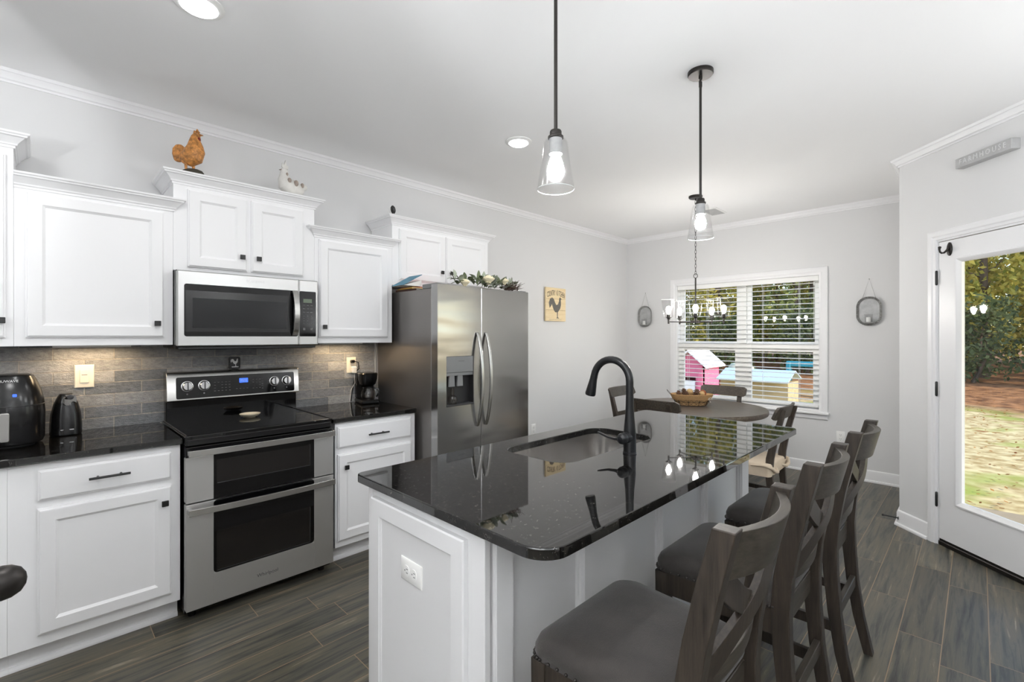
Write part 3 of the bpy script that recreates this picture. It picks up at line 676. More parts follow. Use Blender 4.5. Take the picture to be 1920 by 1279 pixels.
def ovendoor(name, z0, z1, wz0, wz1, y0w, y1w, iz0, iz1, hz, hh, lowcut):
    b = B()
    x0, x1 = .640, RX
    b.box(x0, x1 - .004, R0, R1, z0, z1, .003)
    d = b.build(name, M['rangesteel'], rg)
    b = B()
    if lowcut:
        b.prism(rrect(y1w - y0w, wz1 - wz0, .018, 5, (y0w + y1w) / 2, (wz0 + wz1) / 2), (0, 0, 0), Y_, Z_, X_, x1 - .006, x1)
        fp = B(); fp.box(x1 - .004, x1, R0 + .001, y0w, z0, z1, .001); fp.box(x1 - .004, x1, y1w, R1 - .001, z0, z1, .001); fp.box(x1 - .004, x1, y0w, y1w, z0, wz0, .001); fp.build('face', M['rangesteel'], d)
    else:
        b.box(x1 - .006, x1, y0w, y1w, z0 + .001, z1 - .001)
        
        for q0, q1 in ((R0 + .001, y0w), (y1w, R1 - .001)): fp = B(); fp.box(x1 - .004, x1, q0, q1, z0, z1, .001); fp.build('side_face', M['rangesteel'], d)
    b.build('glass_panel', M['blackglass'], d)
    b = B(); b.prism(rrect(1.118 - .642, iz1 - iz0, .006, 3, .880, (iz0 + iz1) / 2), (0, 0, 0), Y_, Z_, X_, x1, x1 + .0012); b.build('window', M['ovenglass'], d)
    b = B(); b.box(x1 + .0008, x1 + .0022, .645, 1.115, iz0 - .0005, iz0 + .0035); b.box(x1 + .0008, x1 + .0022, 1.112, 1.1155, iz0, iz1); b.build('window_trim', M['gunmetal'], d)
    # bowed bar handle
    b = B(); pts = []; ny = 14
    for i in range(ny + 1):
        t = i / ny; y = R0 + .006 + (R1 - R0 - .012) * t; bow = .034 + .016 * (1 - (2 * t - 1) ** 2); pts.append((x1 + bow, y, hz))
    b.quadpath(pts, Z_ * hh, X_ * .007)
    b.box(x1 - .002, x1 + .036, R0 + .006, R0 + .024, hz - hh * .8, hz + hh * .8, .002); b.box(x1 - .002, x1 + .036, R1 - .024, R1 - .006, hz - hh * .8, hz + hh * .8, .002)
    b.build('handle', M['silverhandle'], d, bevel=.002)
    return d
ovendoor('upper_door', .592, .816, .592, .816, .629, 1.138, .668, .788, .842, .0155, False)
b = B(); b.box(.640, .676, R0 + .002, R1 - .002, .817, .866, .002); b.build('vent_panel', M['blackplastic'], rg)
dlow = ovendoor('lower_door', .058, .584, .213, .584, .629, 1.138, .222, .428, .553, .0155, True)
text('lettering', 'Whirlpool', .026, (RX + .0008, .885, .125), Y_, Z_, M['grayletter'], dlow, .0006)
# backguard
bg = B(); 
prof = [(.013, .915), (.072, .915), (.074, 1.032), (.118, 1.034), (.112, 1.185), (.100, 1.203), (.080, 1.207), (.013, 1.207)]
b = B(); b.box(.013, .070, R0 + .015, R1 + .012, .918, 1.034, .003); b.build('backguard_base', M['blackglass'], rg)
b = B(); b.prism([(.016, 1.034), (.112, 1.034), (.118, 1.040), (.104, 1.188), (.094, 1.203), (.078, 1.207), (.016, 1.207)], (0, 0, 0), X_, Z_, Y_, R0 + .012, R1 + .014); bgd = b.build('backguard', M['silverhandle'], rg, bevel=.003)
sl_ = Vector((-.014, 0, .148)).normalized(); bn = Vector((.148, 0, .014)).normalized()
def BP(y, z): t = (z - 1.040) / .148; return Vector((.118 - .014 * t, y, z))
b = B(); pl_ = rrect(1.236 - .568, .128, .010, 4); o_ = BP(.902, 1.112)
b.prism(pl_, o_, Y_, sl_, bn, -.002, .0022); cpn = b.build('control_panel', M['blackglass'], bgd)
for ky in (.622, .708, 1.108, 1.186):
    k = B(); q = Matrix((Y_, sl_, bn)).transposed(); k.lathe([(.031, .001), (.031, .004), (.027, .005), (.0245, .022), (.022, .025), (0, .025)], BP(ky, 1.121) + bn * .002, 28, 'z', xf=q)
    kn = k.build('knob', M['knobmetal'], rg)
    k = B(); k.prism([(-.003, -.022), (.003, -.022), (.003, .022), (-.003, .022)], BP(ky, 1.121) + bn * .002, Y_, sl_, bn, .024, .031); k.build('grip', M['gunmetal'], kn)
b = B(); b.prism(rrect(.05, .028, .003, 3), BP(.925, 1.138), Y_, sl_, bn, .0022, .003); b.build('display', M['bluedisp'], bgd)
text('clock_digits', '12:45', .017, BP(.925, 1.138) + bn * .0034, Y_, sl_, M['whiteletter'], bgd, .0003)
b = B(); rr = random.Random(3)
for (ya, yb, nx, za, zb, nz) in ((.765, .845, 5, 1.083, 1.135, 4), (.98, 1.02, 3, 1.085, 1.14, 4), (1.035, 1.075, 2, 1.08, 1.14, 5), (.885, .945, 4, 1.088, 1.090, 1)):
    for i in range(nx):
        for j in range(nz):
            if rr.random() < .15: continue
            y = ya + (yb - ya) * i / max(1, nx - 1); z = za + (zb - za) * j / max(1, nz - 1)
            b.prism([(-.0045, -.0012), (.0045, -.0012), (.0045, .0012), (-.0045, .0012)], BP(y, z), Y_, sl_, bn, .0022, .0027)
for ky in (.622, .708, 1.108, 1.186): b.prism([(-.004, -.004), (.004, -.004), (.004, .004), (-.004, .004)], BP(ky, 1.075), Y_, sl_, bn, .0022, .0027)
b.build('button_lettering', M['grayletter'], bgd, smooth=False)
# spoon rest, rooster plaque
b = B(); b.lathe([(0, .004), (.034, .004), (.045, .010), (.052, .021), (.050, .0225), (.042, .014), (.030, .0095), (0, .0085)], (0, 0, 0), 32, xf=Matrix.Diagonal((1, 1.12, 1)), cap=False)
b.lathe([(.03, 0), (.034, .004)], (0, 0, 0), 24)
o = b.build('spoon_rest', M['spoon']); o.location = (.25, .922, .9215); tag(o, 'oval cream ceramic spoon rest lying on the black cooktop', 'spoon rest')
ROOST = [(-.55, .10), (-.62, .35), (-.52, .55), (-.36, .62), (-.22, .55), (-.14, .40), (-.02, .26), (.12, .30), (.20, .46), (.22, .60), (.28, .66), (.34, .62), (.42, .57), (.34, .53), (.36, .42), (.36, .28), (.30, .10), (.16, -.04), (.10, -.10), (.10, -.34), (.22, -.40), (-.02, -.40), (.04, -.34), (.03, -.10), (-.10, -.10), (-.22, .0), (-.30, .14), (-.38, .30), (-.44, .20)]
pq = thing('rooster_plaque', 'small black plaque with a white rooster on top of the range backguard', 'plaque', (.07, .883, 1.2075))
b = B(); b.prism(rrect(.060, .080, .012, 4), (.06, .883, 1.2485), Y_, Z_, X_, 0, .022); b.build('block', M['blackplastic'], pq)
b = B(); b.prism([(p[0] * .042, p[1] * .046) for p in ROOST], (.0822, .884, 1.247), Y_, Z_, X_, 0, .001); b.box(.0822, .0832, .865, .903, 1.222, 1.227); b.build('rooster_motif', M['whiteletter'], pq, smooth=False)

# ------------------------------------------------------------------ microwave
mw = thing('microwave', 'stainless steel over-the-range microwave under the tall double-door cabinet', 'microwave', (.2, .9, 1.36)); MXF = .41
b = B(); b.box(.013, .375, .521, 1.276, 1.352, 1.779, .003); b.build('body', M['blackplastic'], mw)
b = B(); b.box(.05, .37, .54, 1.26, 1.343, 1.3525, .002); b.box(.37, .385, .53, 1.27, 1.346, 1.362, .002); b.build('vent_grille', M['black'], mw)
b = B(); b.box(.375, MXF, .521, 1.1555, 1.363, 1.776, .006); md = b.build('door', M['steel'], mw)
b = B(); b.prism(rrect(1.150 - .553, 1.704 - 1.418, .012, 4, (1.150 + .553) / 2, (1.704 + 1.418) / 2), (0, 0, 0), Y_, Z_, X_, MXF - .001, MXF + .0015); b.build('glass_panel', M['blackglass'], md)
b = B(); b.panel((MXF + .0015, .560, 1.444), Y_, Z_, X_, 1.112 - .560, 1.668 - 1.444, [(0, 0), (0, .0006), (.026, .0004), (.026, .0002)]); b.build('window_frame', M['blackplastic'], md, smooth=False)
b = B(); b.box(MXF + .0015, MXF + .0024, .592, 1.080, 1.464, 1.628); b.build('window', M['microglass'], md, smooth=False)
b = B(); pts = []; 
for i in range(15):
    t = i / 14; z = 1.424 + (1.704 - 1.424) * t; bow = .012 + .040 * (1 - (2 * t - 1) ** 2) ** .8; pts.append((MXF + bow, 1.126, z))
b.quadpath(pts, Y_ * .0155, X_ * .006); b.box(MXF, MXF + .018, 1.113, 1.139, 1.424, 1.44, .002); b.box(MXF, MXF + .018, 1.113, 1.139, 1.688, 1.704, .002); b.build('handle', M['silverhandle'], md, bevel=.003)
text('lettering', 'Whirlpool', .024, (MXF + .0004, .906, 1.742), Y_, Z_, M['whiteletter'], md, .0008)
b = B(); b.box(.375, MXF, 1.1565, 1.277, 1.363, 1.776, .006); mc = b.build('control_side', M['steel'], mw)
b = B(); b.prism(rrect(1.262 - 1.160, 1.704 - 1.418, .006, 4, 1.211, 1.561), (0, 0, 0), Y_, Z_, X_, MXF - .001, MXF + .0015); b.build('control_panel', M['blackglass'], mc)
b = B(); b.box(MXF + .0015, MXF + .0022, 1.182, 1.236, 1.632, 1.656); b.build('display', M['greendisp'], mc, smooth=False)
b = B()
for j in range(3):
    for i in range(3): y = 1.187 + .023 * i; z = 1.616 - .022 * j; b.box(MXF + .0015, MXF + .002, y - .007, y + .007, z - .0018, z + .0018)
for j in range(4):
    for i in range(3): y = 1.187 + .023 * i; z = 1.548 - .0155 * j; b.box(MXF + .0015, MXF + .002, y - .0022, y + .0022, z - .0035, z + .0035)
for i in (0, 2): y = 1.187 + .023 * i; b.box(MXF + .0015, MXF + .002, y - .007, y + .007, 1.458, 1.472)
b.build('keypad_lettering', M['grayletter'], mc, smooth=False)

# ------------------------------------------------------------------ refrigerator
fr = thing('refrigerator', 'stainless steel side-by-side refrigerator with dispenser', 'refrigerator', (.42, 2.355, 0)); FX = .85; F0, F1 = 1.9015, 2.806
b = B(); b.box(.05, .772, F0 + .004, F1 - .004, .03, 1.752, .004); b.box(.1, .74, F0 + .03, F1 - .03, 0, .03); b.build('body', M['fridgeside'], fr)
b = B(); b.box(.755, .80, F0 + .03, F1 - .03, .02, .095, .004); b.build('kick_grille', M['darkplastic'], fr)
DY0, DY1, DZ0, DZ1 = 1.976, 2.221, .930, 1.280
b = B()
for a in ((F0, DY0, .105, 1.776), (DY1, 2.2905, .105, 1.776), (DY0, DY1, .105, DZ0), (DY0, DY1, DZ1, 1.776)): b.box(.779, FX, a[0], a[1], a[2], a[3])
b.box(.779, .795, DY0, DY1, DZ0, DZ1)
dl_ = b.build('door', M['fridgesteel'], fr, smooth=False)
b = B(); b.box(.779, FX, 2.2965, F1, .105, 1.776, .004); dr_ = b.build('door', M['fridgesteel'], fr)
b = B(); b.box(.84, FX + .001, DY0 + .002, DY1 - .002, 1.165, DZ1 - .002, .003); b.box(.83, FX - .006, DY0 + .002, DY1 - .002, 1.143, 1.166); dp_ = b.build('dispenser_panel', M['grayplastic'], dl_)
b = B(); b.box(.795, .800, DY0, DY1, DZ0, 1.143); b.box(.80, FX - .001, DY0, DY0 + .004, DZ0, 1.143); b.box(.80, FX - .001, DY1 - .004, DY1, DZ0, 1.143); b.build('dispenser_well', M['darkplastic'], dl_, smooth=False)
b = B(); b.box(.80, FX + .004, DY0 + .002, DY1 - .002, DZ0, DZ0 + .014, .003); b.build('drip_tray', M['gunmetal'], dl_)
for yy in (2.035, 2.108):
    b = B(); b.prism([(-.022, .0), (.022, .0), (.026, -.075), (-.026, -.075)], (.836, yy, 1.142), Y_, Z_, X_, -.012, 0); b.build('paddle', M['grayplastic'], dl_)
b = B(); b.lathe([(.0, 0), (.03, 0), (.036, .03), (.030, .05), (.014, .06), (.012, .11)], (.822, 2.05, .945), 16); b.build('water_spout', M['carafe'], dl_)
text('lettering', 'FRIGIDAIRE', .0105, (FX + .0012, 2.108, 1.245), Y_, Z_, M['grayletter'], dl_, .0003)
for d, yy in ((dl_, 2.252), (dr_, 2.336)):
    b = B(); pts = []
    for i in range(21):
        t = i / 20; z = .765 + (1.448 - .765) * t; bow = .006 + .058 * (math.sin(PI * t)) ** .75; pts.append((FX + bow, yy + (.010 if d is dr_ else -.010) * 0, z))
    wv = [Y_ * (.0135 - .003 * abs(2 * i / 20 - 1)) for i in range(21)]
    b.quadpath(pts, wv, X_ * .009); b.build('handle', M['silverhandle'], d, bevel=.006)
b = B(); b.box(.772, .842, 2.2895, 2.2975, .11, 1.772); b.build('door_gap_shade', M['black'], fr, smooth=False)  # black strip filling the door gap, stands in for its shade
for q in (F0 + .006, F1 - .065): b = B(); b.box(.66, .83, q, q + .059, 1.752, 1.785, .004); b.build('hinge_cover', M['grayplastic'], fr)

# things on top of the refrigerator
def book(label, m, c, sx, sy, h, rz, tilt=0., name='folder'):
    t = thing(name, label, 'folder', c, rz)
    xf = Matrix.Translation(c) @ Matrix.Rotation(rz, 4, 'Z') @ Matrix.Rotation(tilt, 4, 'X')
    b = B(); b.box(-sx / 2, sx / 2, -sy / 2, sy / 2, 0, .0025, xf=xf); b.box(-sx / 2, sx / 2, -sy / 2, sy / 2, h - .0025, h, xf=xf); b.box(-sx / 2, sx / 2, -sy / 2, -sy / 2 + .003, 0, h, xf=xf); b.build('cover', m, t, smooth=False)
    b = B(); b.box(-sx / 2 + .006, sx / 2 - .006, -sy / 2 + .004, sy / 2 - .006, .0026, h - .0026, xf=xf); b.build('pages', M['paper'], t, smooth=False)
    return t
book('dark brown folder at the bottom of the pile on the refrigerator', M['brownbook'], (.42, 2.07, 1.7525), .24, .31, .014, .1)
book('yellow folder in the pile on the refrigerator, under the blue one', M['yellowbook'], (.43, 2.06, 1.767), .22, .29, .010, -.08)
book('pink folder on the yellow one in the pile on the refrigerator', M['pinkbook'], (.41, 2.09, 1.7775), .21, .27, .008, .16)
t = thing('folder', 'blue folder propped open like a tent on the pile on the refrigerator', 'folder', (.43, 2.0, 1.786))
b = B(); b.prism([(-.10, 0), (-.097, 0), (.06, .085), (.058, .088)], (.50, 1.93, 1.786), Y_, Z_, X_, -.125, .04); b.build('cover', M['bluebook'], t, smooth=False)
b = B(); b.prism([(-.092, 0.0), (.058, .0), (.058, .045), (-.09, .002)], (.497, 1.93, 1.786), Y_, Z_, X_, -.12, .036); b.build('pages', M['paper'], t, smooth=False)
# floral swag: leaves, three roses, twigs
sw = thing('floral_swag', 'floral swag of pale leaves, cream roses and twigs lying on the refrigerator', 'swag', (.72, 2.46, 1.777))
rs = random.Random(11)
def leafbm(b, p, d, ln, wd, up):
    d = d.normalized(); s_ = d.cross(up).normalized(); u = s_.cross(d)
    prev = None; R = []
    for t, k in ((0, .12), (.25, .75), (.55, 1), (.8, .7), (1, .1)):
        c_ = p + d * ln * t + u * (.12 * ln * math.sin(PI * t))
        R.append([c_ - s_ * wd * k * .5 + u * .0, c_ + u * -.003, c_ + s_ * wd * k * .5, c_ + u * .0015])
    b.rings(R)
lp, lg = B(), B()
for i in range(84):
    y = 2.13 + .60 * rs.random(); p = Vector((.715 + rs.uniform(-.05, .06), y, 1.797 + rs.uniform(0, .05)))
    d = Vector((rs.uniform(-.3, .9), rs.uniform(-1, 1), rs.uniform(-.05, 1.0)))
    q = lp if rs.random() < .6 else lg
    leafbm(q, p, d, rs.uniform(.06, .10), rs.uniform(.030, .046), Vector((0, 0, 1)) if abs(d.normalized().z) < .9 else X_)
lp.build('pale_leaves', M['leafpale'], sw); lg.build('olive_leaves', M['leafgreen'], sw)
for (yy, xx, zz, rr_) in ((2.19, .79, 1.808, .040), (2.42, .79, 1.848, .052), (2.62, .76, 1.855, .038)):
    b = B()
    for ring, (n_, r_, tl) in enumerate(((5, .25, .2), (6, .55, .5), (7, .85, .95))):
        for k in range(n_):
            a = 2 * PI * k / n_ + ring * .5; cx = Vector((math.cos(a), math.sin(a), 0)); p = Vector((xx, yy, zz)) + cx * rr_ * r_ * .62
            q = Matrix.Rotation(a, 3, 'Z') @ Matrix.Rotation(tl, 3, 'Y'); b.ell(p, (rr_ * .18, rr_ * .52, rr_ * (.72 - .1 * ring)), 10, 8, xf=q)
    b.build('rose', M['petal'], sw)
b = B()
for i in range(110):
    p = Vector((.74 + rs.uniform(-.03, .05), 2.69 + rs.uniform(-.05, .06), 1.785 + rs.uniform(0, .03))); d = Vector((rs.uniform(-.5, .8), rs.uniform(-.5, 1), rs.uniform(-.1, 1))).normalized() * rs.uniform(.05, .11)
    b.tube([p, p + d * .5 + Vector((0, 0, .004)), p + d], [.002, .0016, .0006], 5)
b.tube([(.71, 2.12, 1.786), (.72, 2.4, 1.79), (.72, 2.72, 1.786)], .006, 8)
b.build('twigs', M['twig'], sw)

# ------------------------------------------------------------------ things on the wall cabinets
def bird(name, label, cat, loc, h, facing, m, hen=False):
    t = thing(name, label, cat, loc, facing); b = B()
    L = lambda x, y, z: Matrix.Translation(loc) @ Matrix.Rotation(facing, 4, 'Z') @ Vector((x * h, y * h, z * h))
    # body spine: tail end -> breast -> neck -> head, faces +x
    if not hen: sp = [(-.20, .34, .05), (-.13, .36, .13), (-.03, .37, .19), (.06, .42, .215), (.10, .53, .195), (.105, .64, .15), (.10, .74, .112), (.115, .82, .090), (.15, .88, .070), (.175, .905, .02)]
    else: sp = [(-.40, .30, .03), (-.34, .29, .15), (-.20, .25, .24), (.0, .25, .27), (.13, .33, .25), (.18, .46, .18), (.18, .58, .125), (.19, .67, .11), (.21, .74, .075), (.22, .77, .02)]
    R = []
    for i, (x, z, r) in enumerate(sp):
        p0 = sp[max(0, i - 1)]; p1 = sp[min(len(sp) - 1, i + 1)]; tx, tz = p1[0] - p0[0], p1[1] - p0[1]; n_ = math.hypot(tx, tz); tx, tz = tx / n_, tz / n_
        ring = []
        for k in range(20):
            a = 2 * PI * k / 20; u = math.cos(a) * r; v = math.sin(a) * r * .82
            ring.append(L(x - tz * u, v, z + tx * u))
        R.append(ring)
    b.rings(R); body = b.build('body', m, t)
    b = B()
    if not hen:
        poly = [(-.10, .34), (-.20, .26), (-.31, .30), (-.35, .44), (-.34, .56), (-.27, .655), (-.17, .66), (-.09, .58), (-.02, .48)]
    else: poly = [(-.30, .20), (-.52, .33), (-.50, .44), (-.38, .46), (-.24, .36)]
    o = L(0, 0, 0); u = L(1, 0, 0) - o; v = L(0, 0, 1) - o; nn = (L(0, 1, 0) - o)
    b.prism(poly, o, u, v, nn, -.045, .045); b.build('tail', m, t, bevel=.012 * h / .27)
    b = B(); 
    comb = [(.07, .90), (.09, .97), (.12, .95), (.15, 1.0), (.18, .95), (.20, .93), (.17, .90), (.12, .89)] if not hen else [(.08, .76), (.07, .86), (.12, .84), (.15, 1.0), (.20, .86), (.25, .90), (.26, .78), (.2, .75)]
    b.prism(comb, o, u, v, nn, -.018, .018); b.build('comb', m if not hen else M['hen'], t)
    b = B(); 
    if not hen: b.prism([(.18, .90), (.265, .87), (.18, .85)], o, u, v, nn, -.02, .02); b.build('beak', m, t)
    else: b.prism([(.25, .74), (.33, .69), (.25, .68)], o, u, v, nn, -.03, .03); b.build('beak', M['henspot'], t)
    b = B()
    if not hen: b.ell(L(.165, 0, .775), (.055 * h, .05 * h, .065 * h), 12, 8); b.build('wattle', M['red'], t)
    else:
        for (x, y, z, r) in ((.24, .0, .50, .07), (.22, -.02, .62, .05), (-.05, -.21, .36, .09), (-.28, -.12, .36, .07), (.20, -.14, .30, .05), (-.05, .20, .36, .09), (.13, .17, .40, .075), (-.27, .15, .36, .07), (.16, .10, .58, .05)): b.ell(L(x, y, z), (r * h, r * h * .7, r * h), 12, 8)
        b.build('spots', M['henspot'], t)
    if not hen:
        for s_ in (-1, 1):
            b = B(); b.tube([L(-.01 + .05 * s_, .05 * s_, .30), L(0 + .05 * s_, .05 * s_, .10)], [.035 * h, .022 * h], 10); b.build('leg', m, t)
        b = B(); b.rings([[L(.03 + (.25 * k) * math.cos(a) * (1 if math.cos(a) > 0 else .8), .12 * k * math.sin(a), z) for a in [2 * PI * i / 20 for i in range(20)]] for k, z in ((1, 0), (1, .05), (.85, .10), (.5, .135))]); b.build('rock_base', M['rockbase'], t)
    return t
bird('rooster_figurine', 'carved brown rooster figurine on a dark rock, on top of the microwave cabinet', 'figurine', (.302, .600, 2.3225), .262, math.radians(52), M['rooster'])
bird('hen_figurine', 'white spotted hen figurine on top of the microwave cabinet', 'figurine', (.285, 1.150, 2.3225), .225, math.radians(-80), M['hen'], True)
sc_ = thing('security_camera', 'small round black-faced camera on a white stand on the refrigerator cabinet', 'camera', (.285, 1.90, 2.3225))
b = B(); b.lathe([(0, 0), (.024, 0), (.024, .006), (.008, .008), (.006, .03), (0, .03)], (.285, 1.90, 2.3225), 20); b.build('stand', M['white'], sc_)
q = Matrix((Vector((-.45, .89, 0)).normalized(), Z_, Vector((.89, .45, 0)).normalized())).transposed()
b = B(); b.lathe([(0, -.022), (.022, -.022), (.031, -.012), (.031, 0), (0, 0)], (.285, 1.90, 2.382), 24, 'z', xf=q); b.build('housing', M['white'], sc_)
b = B(); b.lathe([(.0315, -.001), (.0315, .003), (.028, .006), (0, .007)], (.285, 1.90, 2.382), 24, 'z', xf=q); b.build('face', M['blackglass'], sc_)
b = B(); b.lathe([(.012, .006), (.012, .009), (.009, .010), (.008, .008), (0, .0085)], (.285, 1.90, 2.382), 20, 'z', xf=q); b.build('lens', M['gunmetal'], sc_)

# ------------------------------------------------------------------ counter appliances
# air fryer
af = thing('air_fryer', 'black rounded air fryer with a silver handle on the granite counter', 'air fryer', (.235, -.105, .914))
def sup(cx, cy, z, rx, ry, p=2.6, n_=40):
    return [Vector((cx + math.copysign(abs(math.cos(a)) ** (2 / p), math.cos(a)) * rx, cy + math.copysign(abs(math.sin(a)) ** (2 / p), math.sin(a)) * ry, z)) for a in [2 * PI * i / n_ for i in range(n_)]]
ax, ay = .235, -.105
b = B(); b.rings([sup(ax, ay, .914 + z, rx, ry) for z, rx, ry in ((.006, .118, .112), (.012, .134, .122), (.03, .142, .1285), (.15, .144, .130), (.205, .140, .126), (.255, .128, .116), (.300, .110, .100), (.320, .098, .090), (.326, .080, .075))]); b.build('body', M['blackplastic'], af)
b = B(); b.rings([sup(ax, ay, .914 + z, rx, ry) for z, rx, ry in ((0, .10, .095), (.007, .10, .095))]); b.build('foot_ring', M['darkplastic'], af)
b = B(); b.rings([sup(ax, ay, .914 + z, rx, ry) for z, rx, ry in ((.185, .1425, .128), (.188, .1432, .1293), (.190, .1425, .128))], False, False); b.build('seam', M['darkplastic'], af)
b = B(); b.prism(rrect(.032, .130, .008, 4), (ax + .140, ay + .0, .914 + .100), Y_, Z_, X_, 0, .035); b.build('handle', M['silverhandle'], af, bevel=.004)
b = B(); b.prism(rrect(.014, .012, .003, 3), (ax + .130, ay + .03, .914 + .236), Y_, Vector((-.3, 0, .95)), Vector((.95, 0, .3)), 0, .006); b.build('indicator', M['bluedisp'], af)
text('lettering', 'NUWAVE', .0155, (ax + .108, ay + .008, .914 + .300), Y_, Vector((-.45, 0, .9)), M['whiteletter'], af, .002)
# can opener
co = thing('can_opener', 'black upright electric can opener beside the air fryer', 'can opener', (.125, .098, .914))
b = B(); b.rings([[Vector((.118 + math.copysign(abs(math.cos(a)) ** .8, math.cos(a)) * rx, .100 + math.copysign(abs(math.sin(a)) ** .8, math.sin(a)) * ry, .914 + z)) for a in [2 * PI * i / 32 for i in range(32)]] for z, rx, ry in ((0, .055, .058), (.006, .060, .062), (.05, .058, .0625), (.11, .052, .058), (.16, .045, .047), (.195, .036, .033), (.210, .026, .024))])
b.build('body', M['blackplastic'], co)
b = B(); b.prism(rrect(.054, .045, .012, 4), (.150, .110, .914 + .176), Vector((-.5, .86, 0)).normalized(), Z_, Vector((.86, .5, 0)), 0, .012); b.build('cutter_plate', M['chrome'], co)
b = B(); b.lathe([(0, 0), (.013, 0), (.013, .014), (0, .016)], (.165, .115, .914 + .196), 16, 'x'); b.build('cutter_wheel', M['gunmetal'], co)
b = B(); b.box(.135, .160, .095, .165, .914 + .199, .914 + .207, .003); b.build('lever', M['chrome'], co)
b = B(); b.box(.1745, .1762, .078, .128, .914 + .030, .914 + .034); b.build('lettering', M['whiteletter'], co, smooth=False)
# coffee maker
cf = thing('coffee_maker', 'small black drip coffee maker on the counter beside the refrigerator', 'coffee maker', (.14, 1.755, .914))
fz = math.radians(-12); cxf = Matrix.Translation((.135, 1.765, .914)) @ Matrix.Rotation(fz, 4, 'Z')
def cb(b, *a, **k): return b.box(*a, xf=cxf, **k)
b = B(); cb(b, -.10, .10, -.068, .068, 0, .030, bev=.008); b.build('base', M['blackplastic'], cf)
b = B(); cb(b, -.10, -.035, -.064, .064, .028, .228, bev=.008); b.build('tower', M['blackplastic'], cf)
b = B(); b.rings([[cxf @ Vector(p) for p in sup(.015, 0, z, rx, ry, 3)] for z, rx, ry in ((.135, .045, .045), (.145, .058, .056), (.185, .074, .066), (.222, .080, .068), (.230, .072, .062))]); b.build('brew_basket', M['blackplastic'], cf)
b = B(); b.lathe([(.036, .0), (.048, .006), (.054, .03), (.052, .055), (.040, .078), (.036, .086)], cxf @ Vector((.035, 0, .031)), 28, cap=False); ca = b.build('carafe', M['carafe'], cf)
b = B(); b.lathe([(.040, 0), (.041, .008), (.030, .014), (0, .015)], cxf @ Vector((.035, 0, .116)), 24); b.build('carafe_lid', M['blackplastic'], ca)
b = B(); b.tube([cxf @ Vector(p) for p in ((.060, .035, .115), (.080, .062, .110), (.085, .068, .080), (.070, .052, .050))], .007, 8); b.build('carafe_handle', M['blackplastic'], ca)
# switch plate, outlet, plugs, cords
def plate(label, cy, cz, w_, h_, x, kind, m):
    t = thing('light_switch' if kind == 'switch' else 'power_outlet', label, 'switch' if kind == 'switch' else 'outlet', (x, cy, cz))
    b = B(); b.panel((x, cy - w_ / 2, cz - h_ / 2), Y_, Z_, X_, w_, h_, [(0, 0), (0, .003), (.004, .006)]); b.build('wall_plate', m, t)
    return t
t = plate('ivory rocker light switch on the stone backsplash', .1755, 1.2025, .080, .124, .0125, 'switch', M['ivory'])
b = B(); b.box(.0185, .0225, .157, .194, 1.168, 1.237, .001); rk = b.build('rocker', M['ivory'], t); b = B(); b.box(.0225, .0228, .164, .187, 1.2085, 1.2125); b.build('marking', M['grayplastic'], rk, smooth=False)
t = plate('ivory outlet on the backsplash with a black plug and a white adapter in it', 1.699, 1.197, .074, .122, .0125, 'outlet', M['ivory'])
for dz in (-.03, .03): b = B(); b.prism(rrect(.034, .028, .012, 4), (.0185, 1.699, 1.197 + dz), Y_, Z_, X_, 0, .002); b.build('socket', M['ivory'], t)
b = B(); b.box(.0205, .050, 1.684, 1.714, 1.215, 1.238, .005); pts = [(.045, 1.712, 1.227), (.055, 1.735, 1.22), (.05, 1.745, 1.17), (.036, 1.735, 1.155), (.022, 1.715, 1.06), (.018, 1.705, .99), (.018, 1.695, .918)]
b.tube(pts, .0035, 8); tag(b.build('power_cable', M['blackplastic'], origin=(.04, 1.70, 1.2)), 'black plug and cable running from the backsplash outlet to the coffee maker', 'cord')
b = B(); b.box(.0205, .055, 1.690, 1.728, 1.135, 1.188, .006); b.tube([(.045, 1.71, 1.137), (.045, 1.712, 1.10), (.035, 1.718, 1.06), (.02, 1.690, 1.0), (.02, 1.685, .918)], .0022, 8); tag(b.build('power_adapter', M['white'], origin=(.03, 1.71, 1.16)), 'white power adapter plugged into the lower backsplash socket', 'adapter')
b = B(); b.tube([(.03, 1.895, 1.80), (.028, 1.897, 1.372), (.028, 1.905, 1.30), (.030, 1.893, 1.24), (.028, 1.895, 1.12), (.028, 1.9, .93)], .0025, 8); tag(b.build('white_cable', M['white'], origin=(.03, 1.895, .93)), 'thin white cable hanging down beside the refrigerator', 'cable')
def wallplate(label, o, u, nrm, m, horizontal=False, scale=1.0):
    t = thing('power_outlet', label, 'outlet', o); o = Vector(o); u = Vector(u); nrm = Vector(nrm)
    w_, h_ = (.118, .072) if horizontal else (.072, .118)
    b = B(); b.panel(o - u * w_ / 2 - Z_ * h_ / 2, u, Z_, nrm, w_, h_, [(0, 0), (0, .003), (.005, .006)]); b.build('wall_plate', m, t)
    for s_ in (-1, 1):
        c_ = o + (u if horizontal else Z_) * .0205 * s_ + nrm * .006
        b = B(); b.prism(rrect(.030, .034, .013, 5), c_, u, Z_, nrm, 0, .0018); so = b.build('socket', m, t)
        b = B()
        for q in ((-.006, .004), (.006, .004)):
            a, e = (q[1], q[0]) if horizontal else q
            dx, dz = (.0045, .0013) if horizontal else (.0013, .0045)
            b.prism([(a - dx, e - dz), (a + dx, e - dz), (a + dx, e + dz), (a - dx, e + dz)], c_, u, Z_, nrm, .0019, .0024)
        a, e = (-.008, 0) if horizontal else (0, -.008)
        b.prism(rrect(.005, .005, .0024, 3, a, e), c_, u, Z_, nrm, .0019, .0024)
        b.build('slots', M['grayplastic'], so, smooth=False)
    return t
